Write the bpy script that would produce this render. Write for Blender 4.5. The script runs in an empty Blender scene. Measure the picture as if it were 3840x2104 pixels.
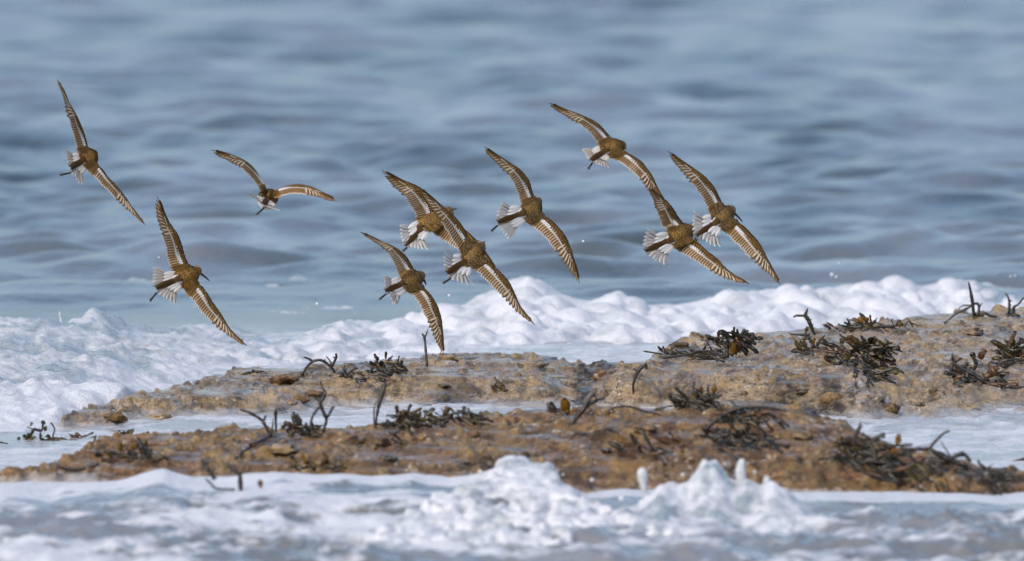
import bpy, math, random
import numpy as np
from mathutils import Vector, kdtree

# ------------------------------------------------------------------ camera, light, exposure
scene = bpy.context.scene
COL = scene.collection
CAM_H = 1.60                      # metres above the water
PITCH = math.radians(2.4)         # looking slightly down
LENS = 527.0                      # long telephoto
FPX = 3840 * LENS / 36.0          # focal length in photograph pixels
cam_data = bpy.data.cameras.new('camera')
cam = bpy.data.objects.new('camera', cam_data)
COL.objects.link(cam)
cam.location = (0, 0, CAM_H)
cam.rotation_euler = (math.pi / 2 - PITCH, 0, 0)
cam_data.lens = LENS
cam_data.sensor_width = 36.0
cam_data.clip_start = 0.5
cam_data.clip_end = 20000
cam_data.dof.use_dof = True
cam_data.dof.focus_distance = 31.9
cam_data.dof.aperture_fstop = 9.0
scene.camera = cam

SUN_EL, SUN_AZ = math.radians(42), math.radians(215)   # azimuth clockwise from +Y: behind and left of the camera
world = bpy.data.worlds.new('World')
scene.world = world
world.use_nodes = True
wn = world.node_tree
wn.nodes.clear()
w_out = wn.nodes.new('ShaderNodeOutputWorld')
w_bg = wn.nodes.new('ShaderNodeBackground')
w_sky = wn.nodes.new('ShaderNodeTexSky')
w_sky.sky_type = 'NISHITA'
w_sky.sun_disc = False
w_sky.sun_elevation = SUN_EL
w_sky.sun_rotation = SUN_AZ
w_sky.altitude = 0
w_sky.air_density = 1.0
w_sky.dust_density = 2.6
w_sky.ozone_density = 2.6
w_bg.inputs['Strength'].default_value = 0.15
wn.links.new(w_sky.outputs['Color'], w_bg.inputs['Color'])
wn.links.new(w_bg.outputs['Background'], w_out.inputs['Surface'])

sun_data = bpy.data.lights.new('sun', 'SUN')
sun_data.energy = 1.25
sun_data.angle = math.radians(60)
sun_data.color = (1.0, 0.89, 0.75)
sun = bpy.data.objects.new('sun', sun_data)
COL.objects.link(sun)
sun_vec = Vector((math.sin(SUN_AZ) * math.cos(SUN_EL), math.cos(SUN_AZ) * math.cos(SUN_EL), math.sin(SUN_EL)))
sun.rotation_euler = (-sun_vec).to_track_quat('-Z', 'Y').to_euler()

scene.view_settings.view_transform = 'Standard'
scene.view_settings.look = 'None'
scene.view_settings.exposure = 0.50
scene.view_settings.gamma = 1.0
scene.view_settings.use_curve_mapping = False
scene.cycles.use_denoising = True
scene.cycles.max_bounces = 8
scene.cycles.diffuse_bounces = 3
scene.cycles.glossy_bounces = 3
scene.cycles.transmission_bounces = 3

rng = np.random.default_rng(7)
rnd = random.Random(11)

# ------------------------------------------------------------------ helpers
CP, SP = math.cos(PITCH), math.sin(PITCH)

def ray(px, py):
    """direction (x, 1, z) through a photograph pixel"""
    u, v = (px - 1920) / FPX, (1052 - py) / FPX
    y = CP + v * SP
    return u / y, (v * CP - SP) / y

def at(px, py, Y):
    rx, rz = ray(px, py)
    return Vector((rx * Y, Y, CAM_H + rz * Y))

def ground_y(py, z=0.0):
    rx, rz = ray(1920, py)
    return (z - CAM_H) / rz

def tag(o, label=None, cat=None, group=None, kind=None):
    if label: o['label'] = label
    if cat: o['category'] = cat
    if group: o['group'] = group
    if kind: o['kind'] = kind
    return o

def empty(name, loc):
    o = bpy.data.objects.new(name, None)
    COL.objects.link(o)
    o.location = loc
    o.empty_display_size = 0.02
    return o

def mesh_obj(name, verts, faces, mat, parent=None, cols=None, smooth=True, org=None):
    """one mesh object; verts in world space, stored relative to the top parent's place"""
    vs = np.asarray(verts, dtype=np.float64)
    if org is not None:
        vs = vs - np.asarray(org)
    me = bpy.data.meshes.new(name)
    me.from_pydata(vs.tolist(), [], faces)
    if cols is not None:
        a = me.color_attributes.new('plumage', 'FLOAT_COLOR', 'POINT')
        c = np.ones((len(vs), 4), dtype=np.float32)
        c[:, :3] = np.asarray(cols, dtype=np.float32)
        a.data.foreach_set('color', c.ravel())
    if smooth:
        me.polygons.foreach_set('use_smooth', [True] * len(me.polygons))
    me.materials.append(mat)
    me.update()
    o = bpy.data.objects.new(name, me)
    COL.objects.link(o)
    if parent is not None:
        o.parent = parent
    return o

def grid_mesh(name, X, Y, Z, mat, attrs=None):
    R, C = X.shape
    n = R * C
    co = np.empty((n, 3), dtype=np.float32)
    co[:, 0], co[:, 1], co[:, 2] = X.ravel(), Y.ravel(), Z.ravel()
    i = np.arange(n).reshape(R, C)
    q = np.stack([i[:-1, :-1], i[:-1, 1:], i[1:, 1:], i[1:, :-1]], -1).reshape(-1, 4)
    me = bpy.data.meshes.new(name)
    me.vertices.add(n)
    me.vertices.foreach_set('co', co.ravel())
    me.loops.add(q.size)
    me.loops.foreach_set('vertex_index', q.ravel().astype(np.int32))
    me.polygons.add(len(q))
    me.polygons.foreach_set('loop_start', (np.arange(len(q)) * 4).astype(np.int32))
    me.polygons.foreach_set('use_smooth', np.ones(len(q), dtype=bool))
    for k, v in (attrs or {}).items():
        a = me.attributes.new(k, 'FLOAT', 'POINT')
        a.data.foreach_set('value', np.ascontiguousarray(v, dtype=np.float32).ravel())
    me.update(calc_edges=True)
    me.materials.append(mat)
    o = bpy.data.objects.new(name, me)
    COL.objects.link(o)
    return o

def perlin(x, y, seed=0):
    x = np.asarray(x, dtype=np.float64); y = np.asarray(y, dtype=np.float64)
    xi, yi = np.floor(x), np.floor(y)
    fx, fy = x - xi, y - yi
    xi, yi = xi.astype(np.int64), yi.astype(np.int64)
    def g(ix, iy, dx, dy):
        h = (ix * 374761393 + iy * 668265263 + seed * 974634777) & 0xFFFFFFFF
        h = ((h ^ (h >> 13)) * 1274126177) & 0xFFFFFFFF
        h = (h ^ (h >> 16)) & 0xFFFF
        a = h * (2 * math.pi / 65536.0)
        return np.cos(a) * dx + np.sin(a) * dy
    ux, uy = fx ** 3 * (fx * (fx * 6 - 15) + 10), fy ** 3 * (fy * (fy * 6 - 15) + 10)
    a = g(xi, yi, fx, fy); b = g(xi + 1, yi, fx - 1, fy)
    c = g(xi, yi + 1, fx, fy - 1); d = g(xi + 1, yi + 1, fx - 1, fy - 1)
    return (a + ux * (b - a)) * (1 - uy) + (c + ux * (d - c)) * uy

def fbm(x, y, octaves=4, seed=0, gain=0.5, lac=2.03):
    s, amp = 0.0, 1.0
    for k in range(octaves):
        s = s + amp * perlin(x, y, seed + k * 17)
        x, y, amp = x * lac + 3.1, y * lac + 7.7, amp * gain
    return s

def ridged(x, y, octaves=4, seed=0):
    s, amp = 0.0, 1.0
    for k in range(octaves):
        s = s + amp * (1 - 2.2 * np.abs(perlin(x, y, seed + k * 13)))
        x, y, amp = x * 2.1 + 1.7, y * 2.1 + 5.3, amp * 0.5
    return s

def sstep(a, b, x):
    t = np.clip((x - a) / (b - a), 0, 1)
    return t * t * (3 - 2 * t)

def curve(pts):
    p = np.array(pts, dtype=float)
    return lambda x: np.interp(x, p[:, 0], p[:, 1])

def blur2(Z, n):
    for _ in range(n):
        P = np.pad(Z, 1, mode='edge')
        Z = (P[:-2, 1:-1] + P[2:, 1:-1] + P[1:-1, :-2] + P[1:-1, 2:] + 2 * Z) / 6.0
    return Z

def stamp_caps(Z, xs, ys, items, mode='max', mark=None, warp=None):
    """press many rounded lumps (x, y, r, ztop, stretch_y) into a height field on a regular grid"""
    dx, dy = xs[1] - xs[0], ys[1] - ys[0]
    for (cx, cy, r, top, sy) in items:
        ry = r * sy
        i0, i1 = int((cx - r - xs[0]) / dx), int((cx + r - xs[0]) / dx) + 2
        j0, j1 = int((cy - ry - ys[0]) / dy), int((cy + ry - ys[0]) / dy) + 2
        i0, j0 = max(i0, 0), max(j0, 0)
        i1, j1 = min(i1, len(xs)), min(j1, len(ys))
        if i0 >= i1 or j0 >= j1: continue
        ddx = (xs[i0:i1] - cx)[None, :] / r
        ddy = (ys[j0:j1] - cy)[:, None] / ry
        if warp is not None:
            ddx = ddx + warp[0][j0:j1, i0:i1] / max(r, 0.03)
            ddy = ddy + warp[1][j0:j1, i0:i1] / max(ry, 0.03)
        q = 1 - ddx * ddx - ddy * ddy
        cap = np.where(q > 0, top - r + r * np.sqrt(np.maximum(q, 0)), -1e3)
        if mode == 'max':
            w = Z[j0:j1, i0:i1]
            if mark is not None:
                m = mark[j0:j1, i0:i1]
                m[cap > w] = 1.0
            np.maximum(w, cap, out=w)
        else:
            Z[j0:j1, i0:i1] += np.where(q > 0, top * q, 0)
            if mark is not None:
                m = mark[j0:j1, i0:i1]
                np.maximum(m, np.where(q > 0.15, 1.0, 0.0), out=m)

# ------------------------------------------------------------------ node helpers
class NT:
    def __init__(self, name):
        self.m = bpy.data.materials.new(name)
        self.m.use_nodes = True
        self.t = self.m.node_tree
        self.t.nodes.clear()
        self.out = self.t.nodes.new('ShaderNodeOutputMaterial')
    def n(self, kind, **kw):
        nd = self.t.nodes.new(kind)
        for k, v in kw.items():
            if k.startswith('i_'):
                nd.inputs[k[2:].replace('_', ' ')].default_value = v
            else:
                setattr(nd, k, v)
        return nd
    def l(self, a, b): self.t.links.new(a, b)
    def noise(self, vec, scale, detail=4, rough=0.55, dist=0.0):
        nd = self.n('ShaderNodeTexNoise')
        nd.inputs['Scale'].default_value = scale
        nd.inputs['Detail'].default_value = detail
        nd.inputs['Roughness'].default_value = rough
        nd.inputs['Distortion'].default_value = dist
        self.l(vec, nd.inputs['Vector'])
        return nd.outputs['Fac']
    def pos(self, sx=1, sy=1, sz=1):
        g = self.n('ShaderNodeTexCoord')
        mp = self.n('ShaderNodeMapping')
        mp.inputs['Scale'].default_value = (sx, sy, sz)
        self.l(g.outputs['Object'], mp.inputs['Vector'])
        return mp.outputs['Vector']
    def ramp(self, fac, stops, interp='LINEAR'):
        r = self.n('ShaderNodeValToRGB')
        r.color_ramp.interpolation = interp
        el = r.color_ramp.elements
        while len(el) < len(stops): el.new(0.5)
        for e, (p, c) in zip(el, stops):
            e.position = p
            e.color = (c[0], c[1], c[2], 1) if hasattr(c, '__len__') else (c, c, c, 1)
        self.l(fac, r.inputs['Fac'])
        return r.outputs['Color']
    def mix(self, fac, a, b, blend='MIX'):
        m = self.n('ShaderNodeMix', data_type='RGBA', blend_type=blend)
        for s, v in ((m.inputs['Factor'], fac), (m.inputs['A'], a), (m.inputs['B'], b)):
            pass
        for idx, v in ((0, fac), (6, a), (7, b)):
            s = m.inputs[idx]
            if hasattr(v, 'is_linked'): self.l(v, s)
            elif hasattr(v, '__len__'): s.default_value = (v[0], v[1], v[2], 1)
            else: s.default_value = v
        return m.outputs[2]
    def math(self, op, a, b=0.0, clamp=False):
        m = self.n('ShaderNodeMath', operation=op, use_clamp=clamp)
        for idx, v in ((0, a), (1, b)):
            if hasattr(v, 'is_linked'): self.l(v, m.inputs[idx])
            else: m.inputs[idx].default_value = v
        return m.outputs[0]
    def attr(self, name):
        return self.n('ShaderNodeAttribute', attribute_name=name)
    def bump(self, h, strength, dist, normal=None):
        b = self.n('ShaderNodeBump')
        b.inputs['Strength'].default_value = strength
        b.inputs['Distance'].default_value = dist
        self.l(h, b.inputs['Height'])
        if normal is not None: self.l(normal, b.inputs['Normal'])
        return b.outputs['Normal']
    def bsdf(self, color, rough=0.5, spec=0.5, ior=None, normal=None, **kw):
        p = self.n('ShaderNodeBsdfPrincipled')
        for key, v in (('Base Color', color), ('Roughness', rough), ('Specular IOR Level', spec)):
            if hasattr(v, 'is_linked'): self.l(v, p.inputs[key])
            elif hasattr(v, '__len__'): p.inputs[key].default_value = (v[0], v[1], v[2], 1)
            else: p.inputs[key].default_value = v
        if ior: p.inputs['IOR'].default_value = ior
        if normal is not None: self.l(normal, p.inputs['Normal'])
        for k, v in kw.items():
            p.inputs[k.replace('_', ' ')].default_value = v
        return p.outputs['BSDF']
    def done(self, shader):
        self.l(shader, self.out.inputs['Surface'])
        return self.m
# ------------------------------------------------------------------ materials of the setting
def mat_sea():
    t = NT('sea_water')
    p = t.pos()
    murk = t.attr('murk').outputs['Fac']
    foam = t.attr('foam').outputs['Fac']
    deep = t.mix(t.ramp(t.noise(t.pos(1.6, 0.30, 1), 1.0, 4), [(0.36, 0.0), (0.62, 1.0)]), (0.030, 0.050, 0.048), (0.140, 0.155, 0.170))
    col = t.mix(murk, deep, (0.34, 0.32, 0.30))
    h = t.noise(t.pos(9, 4, 9), 1.0, 5, 0.6)
    nrm = t.bump(h, 0.6, 0.03)
    water = t.bsdf(col, 0.20, 0.5, 1.33, nrm)
    f1 = t.noise(t.pos(30, 14, 30), 1.0, 5, 0.65, 0.6)
    fac = t.math('ADD', foam, t.math('MULTIPLY', t.math('SUBTRACT', f1, 0.5), 0.7))
    fac = t.ramp(fac, [(0.36, 0.0), (0.62, 1.0)])
    fb = t.bump(t.noise(t.pos(60, 30, 60), 1.0, 5, 0.65), 0.5, 0.01)
    fo = t.bsdf((0.60, 0.61, 0.63), 0.5, 0.3, None, fb)
    mx = t.n('ShaderNodeMixShader')
    t.l(fac, mx.inputs[0]); t.l(water, mx.inputs[1]); t.l(fo, mx.inputs[2])
    return t.done(mx.outputs[0])

def mat_foam():
    t = NT('sea_foam')
    thin = t.attr('thin').outputs['Fac']
    n1 = t.noise(t.pos(38, 30, 60), 1.0, 6, 0.65, 0.4)
    n2 = t.noise(t.pos(150, 110, 150), 1.0, 3, 0.6)
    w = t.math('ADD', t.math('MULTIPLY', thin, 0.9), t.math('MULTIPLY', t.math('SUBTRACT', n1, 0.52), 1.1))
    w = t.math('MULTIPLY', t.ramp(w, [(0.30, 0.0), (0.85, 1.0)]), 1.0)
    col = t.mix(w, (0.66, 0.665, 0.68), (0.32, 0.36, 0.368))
    b1 = t.bump(n1, 0.5, 0.016)
    b2 = t.bump(n2, 0.5, 0.004, b1)
    rough = t.mix(w, (0.6, 0.6, 0.6), (0.25, 0.25, 0.25))
    return t.done(t.bsdf(col, rough, 0.35, None, b2))

def mat_rock(name, tones, grey, wet, ochre=(0.50, 0.33, 0.13), spec=0.34):
    t = NT(name)
    p1 = t.pos(1, 1, 1)
    big = t.noise(t.pos(6, 2.2, 9), 1.0, 6, 0.6, 0.6)
    mid = t.noise(t.pos(40, 11, 60), 1.0, 7, 0.72, 0.5)
    fine = t.noise(t.pos(150, 40, 150), 1.0, 5, 0.7)
    barn = t.attr('barnacle').outputs['Fac']
    base = t.ramp(mid, [(0.36, tones[0]), (0.46, tones[1]), (0.55, tones[2]), (0.68, tones[3])])
    gfac = t.ramp(big, [(0.42, 0.0), (0.62, 1.0)])
    base = t.mix(t.math('MULTIPLY', gfac, 0.8), base, grey)
    vor = t.n('ShaderNodeTexVoronoi'); vor.inputs['Scale'].default_value = 85
    t.l(p1, vor.inputs['Vector'])
    speck = t.ramp(vor.outputs['Distance'], [(0.16, 1.0), (0.34, 0.0)])
    gate = t.ramp(t.noise(p1, 16, 3), [(0.47, 0.0), (0.58, 1.0)])
    sp = t.math('MULTIPLY', speck, gate)
    base = t.mix(t.math('MULTIPLY', sp, 0.75), base, (0.55, 0.36, 0.12))
    dark = t.ramp(t.noise(t.pos(26, 10, 40), 1.0, 6, 0.68, 1.2), [(0.57, 0.0), (0.64, 1.0)])
    base = t.mix(t.math('MULTIPLY', dark, 0.75), base, (0.035, 0.028, 0.020))
    bcol = t.ramp(fine, [(0.3, (0.20, 0.13, 0.05)), (0.55, (0.42, 0.30, 0.13)), (0.75, (0.55, 0.47, 0.33))])
    base = t.mix(t.math('MULTIPLY', barn, 0.7), base, bcol)
    base = t.mix(t.math('MULTIPLY', t.math('SUBTRACT', 0.56, fine, True), 2.2), base, (0.06, 0.05, 0.04))
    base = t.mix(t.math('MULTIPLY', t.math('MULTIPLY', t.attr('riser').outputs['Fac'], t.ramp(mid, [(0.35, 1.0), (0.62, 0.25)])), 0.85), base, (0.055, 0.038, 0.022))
    pat = t.ramp(t.noise(t.pos(9, 2.8, 16), 1.0, 6, 0.64, 1.0), [(0.54, 0.0), (0.60, 1.0)])
    base = t.mix(t.math('MULTIPLY', pat, 0.72), base, (0.050, 0.036, 0.020))
    och = t.ramp(t.noise(t.pos(12, 3.4, 16), 1.0, 5, 0.65, 0.7), [(0.50, 0.0), (0.62, 1.0)])
    base = t.mix(t.math('MULTIPLY', och, 0.45), base, ochre)
    slab = t.ramp(t.noise(t.pos(7, 2.4, 12), 1.0, 5, 0.6, 0.8), [(0.46, 0.15), (0.56, 1.0)])
    pit = t.ramp(t.noise(t.pos(105, 26, 150), 1.0, 4, 0.6, 0.6), [(0.57, 0.0), (0.635, 1.0)])
    base = t.mix(t.math('MULTIPLY', t.math('MULTIPLY', pit, slab), 0.85), base, (0.045, 0.034, 0.024))
    pal = t.ramp(t.noise(t.pos(70, 18, 95), 1.0, 4, 0.6, 0.4), [(0.58, 0.0), (0.66, 1.0)])
    base = t.mix(t.math('MULTIPLY', t.math('MULTIPLY', pal, slab), 0.7), base, (0.62, 0.56, 0.48))
    wsh = t.attr('wash').outputs['Fac']
    wn = t.noise(t.pos(20, 10, 20), 1.0, 5, 0.65, 0.6)
    wf = t.ramp(t.math('ADD', t.math('MULTIPLY', wsh, 0.62), t.math('MULTIPLY', t.math('SUBTRACT', wn, 0.5), 1.4)), [(0.30, 0.0), (0.62, 1.0)])
    base = t.mix(t.math('MULTIPLY', wf, 0.72), base, (0.50, 0.475, 0.46))
    cv = t.math('MULTIPLY', t.attr('crevice_shade').outputs['Fac'], t.ramp(mid, [(0.40, 1.25), (0.60, 0.55)]), True)
    base = t.mix(t.math('MULTIPLY', cv, 0.92), base, (0.030, 0.022, 0.013))  # shade of the hollows painted dark over the rock colour
    b1 = t.bump(mid, 0.9, 0.012)
    b2 = t.bump(fine, 0.8, 0.004, b1)
    rough = t.ramp(t.noise(p1, 12, 4), [(0.35, wet[0]), (0.65, wet[1])])
    return t.done(t.bsdf(base, rough, spec, None, b2))

M_SEA = mat_sea()
M_FOAM = mat_foam()
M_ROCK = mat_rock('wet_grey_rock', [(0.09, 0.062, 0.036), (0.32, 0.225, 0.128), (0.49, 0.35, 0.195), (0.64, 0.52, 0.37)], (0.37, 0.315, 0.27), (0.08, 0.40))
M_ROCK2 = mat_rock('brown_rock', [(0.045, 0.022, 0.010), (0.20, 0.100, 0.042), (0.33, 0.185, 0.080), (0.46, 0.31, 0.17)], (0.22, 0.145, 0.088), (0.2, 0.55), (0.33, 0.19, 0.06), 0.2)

# shallow crevices in the ledges, their shade painted dark into the rock colour: pixel of the photograph they are seen at, half width and half depth in metres
CREV_SHADE = {'far_rock_ledge': [(740, 1532, 0.075, 0.06), (620, 1545, 0.05, 0.05), (560, 1525, 0.06, 0.03), (2190, 1440, 0.022, 0.25), (2240, 1412, 0.05, 0.2), (1340, 1375, 0.07, 0.06), (2000, 1362, 0.09, 0.07), (3040, 1302, 0.14, 0.08),
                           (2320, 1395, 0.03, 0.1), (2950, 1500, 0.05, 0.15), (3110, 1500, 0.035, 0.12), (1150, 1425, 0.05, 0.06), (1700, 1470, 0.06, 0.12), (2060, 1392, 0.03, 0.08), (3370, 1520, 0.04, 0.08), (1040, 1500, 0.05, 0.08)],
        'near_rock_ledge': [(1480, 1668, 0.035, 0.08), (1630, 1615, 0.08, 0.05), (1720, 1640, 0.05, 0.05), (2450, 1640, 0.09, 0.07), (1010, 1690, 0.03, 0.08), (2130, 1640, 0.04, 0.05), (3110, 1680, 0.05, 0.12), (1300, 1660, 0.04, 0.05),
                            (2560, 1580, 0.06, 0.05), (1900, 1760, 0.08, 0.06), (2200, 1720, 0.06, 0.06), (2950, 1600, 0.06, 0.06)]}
# ------------------------------------------------------------------ rock ledges
def ledge(name, mat, front, back, height, x_rng, y_rng, res, seed, rough_amp, holes=(), lumps=()):
    fr, bk, hh = curve(front), curve(back), curve(height)
    xs = np.arange(x_rng[0], x_rng[1], res[0])
    ys = np.arange(y_rng[0], y_rng[1], res[1])
    X, Y = np.meshgrid(xs, ys)
    wx = X + 0.03 * fbm(X * 5, Y * 3, 3, seed + 90)
    px = 1920 + FPX * wx / Y
    def gy(py, z):
        v = (1052 - py) / FPX
        rz = (v * CP - SP) / (CP + v * SP)
        return (z - CAM_H) / rz
    h = hh(px)
    yf = gy(fr(px + 90 * perlin(X * 6, Y * 2, seed + 81)) + 24 * fbm(X * 5, Y * 2, 4, seed + 80), 0.0)
    yb = gy(bk(px), h)
    W = np.maximum(yb - yf, 0.05)
    t = (Y + 0.06 * fbm(X * 7, Y * 3.5, 4, seed + 5) - yf) / W
    prof = np.where(t < 0, t * 0.6 * W / np.maximum(h, .02) * 0.25, np.minimum(1.0, 0.62 * sstep(0, 0.22, t) + 0.38 * sstep(0.1, 1.0, t)))
    over = np.maximum(t - 1.0, 0) * W
    Z = h * prof - 0.55 * over - 0.25 * np.minimum(over, 0.1)
    # tilted strata steps, ridges and pits
    st = (X * 0.22 + Y * 0.35 + 0.10 * fbm(X * 4, Y * 3, 4, seed + 31)) / 0.075
    saw = (st - np.floor(st))
    inside = sstep(-0.06, 0.12, t) * (1 - sstep(1.0, 1.08, t))
    A = rough_amp
    d = A * (0.40 * ridged(X * 3.0, Y * 4.5, 5, seed) + 0.30 * saw ** 3 - 0.25
             + 0.55 * fbm(X * 11, Y * 8, 4, seed + 3) + 0.40 * fbm(X * 24, Y * 26, 4, seed + 9) + 0.30 * ridged(X * 8 + 2 * perlin(X * 6, Y * 6, 4), Y * 17, 3, seed + 12) - 0.15)
    slabs = 0.30 + 0.70 * sstep(-0.12, 0.16, fbm(X * 4, Y * 2.5, 3, seed + 61))
    d = d + A * (slabs - 1) * (0.40 * fbm(X * 24, Y * 26, 4, seed + 9) + 0.30 * ridged(X * 8 + 2 * perlin(X * 6, Y * 6, 4), Y * 17, 3, seed + 12) - 0.15)
    Z = Z + (d * (1 - 0.45 * sstep(0.7, 1.0, t)) + 0.006) * (0.35 + 0.65 * inside)
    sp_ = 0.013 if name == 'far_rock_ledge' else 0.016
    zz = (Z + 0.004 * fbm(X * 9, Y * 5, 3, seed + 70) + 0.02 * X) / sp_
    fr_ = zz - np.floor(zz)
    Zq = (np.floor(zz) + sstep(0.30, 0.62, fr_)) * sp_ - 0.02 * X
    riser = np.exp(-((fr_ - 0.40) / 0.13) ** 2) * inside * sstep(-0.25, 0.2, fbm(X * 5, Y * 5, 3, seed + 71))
    crev_shade = np.zeros_like(Z)
    for (hx, hy, rx, ry) in CREV_SHADE.get(name, ()):
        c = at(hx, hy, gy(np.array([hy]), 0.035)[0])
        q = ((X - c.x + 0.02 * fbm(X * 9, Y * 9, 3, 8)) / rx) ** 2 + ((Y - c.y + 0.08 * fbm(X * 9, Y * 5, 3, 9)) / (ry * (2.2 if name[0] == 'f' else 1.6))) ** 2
        crev_shade = np.maximum(crev_shade, np.exp(-q * q))  # mask for the painted shade; the modelled dip below is shallow
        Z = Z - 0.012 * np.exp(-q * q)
    Z = np.where(inside > 0.02, Z + (Zq - Z) * 0.62 * inside, Z)
    for (hx, hy, rx, ry, depth) in holes:
        c = at(hx, hy, gy(np.array([hy]), 0.03)[0])
        q = ((X - c.x) / rx) ** 2 + ((Y - c.y) / ry) ** 2
        Z = Z - depth * np.exp(-q * q)
    barn = np.zeros_like(Z)
    # individual knobs of rock and patches of barnacles
    items = []
    for (lx, ly, rpx, hpx) in lumps:
        yy = gy(np.array([ly]), 0.04)[0]
        for _ in range(4):
            items.append((lx, ly, rpx, hpx))
    n = int(2600 * (x_rng[1] - x_rng[0]))
    cx = rng.uniform(x_rng[0], x_rng[1], n); cy = rng.uniform(y_rng[0], y_rng[1], n)
    g = fbm(cx * 6, cy * 4, 3, seed + 55)
    sel = g > 0.02
    ii = ((cx - xs[0]) / res[0]).astype(int).clip(0, len(xs) - 1)
    jj = ((cy - ys[0]) / res[1]).astype(int).clip(0, len(ys) - 1)
    caps = []
    for k in np.nonzero(sel)[0]:
        r = rng.uniform(0.006, 0.014) * (1.5 if rng.random() < 0.12 else 1.0)
        caps.append((cx[k], cy[k], r, rng.uniform(0.35, 0.75) * r, 1.0))
    stamp_caps(Z, xs, ys, caps, 'add', barn)
    Z = Z - 0.25 * (1 - sstep(170, 235, px)) * (name == "far_rock_ledge")
    Z = np.maximum(Z, -0.06)
    wash = (1 - sstep(0.006, 0.026, Z + 0.010 * fbm(X * 6, Y * 3, 4, seed + 77))) 
    o = grid_mesh(name, X, Y, Z, mat, {'barnacle': blur2(barn, 1), 'wash': np.clip(wash, 0, 1), 'riser': riser, 'crevice_shade': crev_shade})
    return o, xs, ys, Z

ROCKS = []
far_front = [(-400, 1640), (210, 1612), (400, 1596), (600, 1585), (800, 1572), (1000, 1550), (1300, 1532), (1700, 1520), (1950, 1528), (2150, 1520), (2400, 1528),
             (2700, 1556), (3000, 1570), (3300, 1572), (3600, 1560), (3840, 1548), (4400, 1530)]
far_back = [(-400, 1660), (200, 1612), (260, 1580), (340, 1540), (480, 1512), (600, 1488), (760, 1435), (900, 1405), (1200, 1396), (1600, 1352), (1800, 1346),
            (2100, 1348), (2250, 1357), (2330, 1380), (2420, 1374), (2480, 1342), (2520, 1302), (2580, 1284), (2700, 1278), (2900, 1268), (3100, 1242), (3400, 1214), (3600, 1194), (3840, 1180), (4400, 1150)]
far_h = [(-400, -0.03), (180, -0.01), (240, 0.012), (400, 0.022), (800, 0.032), (1300, 0.044), (1800, 0.052), (2100, 0.05), (2500, 0.075), (3000, 0.095), (3600, 0.095), (4400, 0.08)]
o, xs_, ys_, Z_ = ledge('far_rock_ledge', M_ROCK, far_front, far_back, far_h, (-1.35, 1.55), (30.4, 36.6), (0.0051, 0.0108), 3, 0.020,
                        holes=[(740, 1545, 0.07, 0.10, 0.045), (640, 1556, 0.06, 0.07, 0.02), (2150, 1460, 0.05, 0.12, 0.02), (2230, 1400, 0.12, 0.2, 0.02)])
tag(o, 'broad wet grey and tan rock ledge between the white surf and the pale pool', 'rock')
ROCKS.append((xs_, ys_, Z_)); FAR_LEDGE = o
near_front = [(-500, 1838), (0, 1822), (300, 1834), (600, 1842), (1000, 1850), (1500, 1858), (2000, 1862), (2600, 1868), (3000, 1868), (3400, 1872), (3840, 1876), (4400, 1880)]
near_back = [(-500, 1812), (0, 1796), (150, 1772), (240, 1745), (330, 1700), (380, 1660), (600, 1648), (900, 1636), (1200, 1628), (1400, 1612), (1600, 1596), (1750, 1582), (1850, 1566),
             (2050, 1560), (2250, 1556), (2480, 1556), (2600, 1548), (2700, 1532), (2850, 1524), (2960, 1540), (3050, 1562), (3120, 1588), (3180, 1618), (3260, 1658), (3400, 1706),
             (3600, 1752), (3840, 1796), (4400, 1850)]
near_h = [(-500, 0.004), (0, 0.012), (300, 0.022), (700, 0.035), (1200, 0.05), (1600, 0.066), (2100, 0.08), (2700, 0.105), (2950, 0.105), (3080, 0.092), (3180, 0.078), (3300, 0.064), (3600, 0.045), (3840, 0.03), (4400, 0.0)]
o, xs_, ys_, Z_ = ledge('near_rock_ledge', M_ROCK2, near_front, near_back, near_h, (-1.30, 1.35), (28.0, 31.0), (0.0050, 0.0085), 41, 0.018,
                        holes=[(1480, 1700, 0.03, 0.06, 0.02), (2350, 1750, 0.08, 0.1, 0.015)])
tag(o, 'low brown rock ledge in front of the pale pool, splashed by the nearest wave', 'rock')
ROCKS.append((xs_, ys_, Z_)); NEAR_LEDGE = o

def knob(parent, mat, px, py, w, h, seed, up=0.08):
    """a rounded stone bedded in the ledge"""
    c = hit(px, py)
    s = c.y / FPX
    vs, fs = [], []
    n, m = 9, 14
    for i in range(n):
        th = math.pi * i / (n - 1)
        for k in range(m):
            ph = 2 * math.pi * k / m
            d = np.array((math.sin(th) * math.cos(ph), math.sin(th) * math.sin(ph), math.cos(th)))
            f = 1 + 0.75 * float(perlin(d[0] * 1.7 + seed, d[2] * 1.7 + d[1] * 1.3, seed)) + 0.55 * float(perlin(d[0] * 4 + seed, d[2] * 4 + d[1] * 3, seed + 3))
            vs.append((c.x + d[0] * f * w * 0.5 * s, c.y + d[1] * f * w * 0.6 * s, c.z + (d[2] * f * 0.5 + up) * h * s))
    for i in range(n - 1):
        for k in range(m):
            fs.append((i * m + k, i * m + (k + 1) % m, (i + 1) * m + (k + 1) % m, (i + 1) * m + k))
    o = mesh_obj('stone', vs, fs, mat, parent)
    a = o.data.attributes.new('barnacle', 'FLOAT', 'POINT')
    a.data.foreach_set('value', [0.5 if seed % 2 else 0.0] * len(vs))

def terrain(x, y):
    z = 0.0
    for xs, ys, Z in ROCKS:
        i = int((x - xs[0]) / (xs[1] - xs[0])); j = int((y - ys[0]) / (ys[1] - ys[0]))
        if 0 <= i < len(xs) and 0 <= j < len(ys):
            z = max(z, float(Z[j, i]))
    return z

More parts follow.
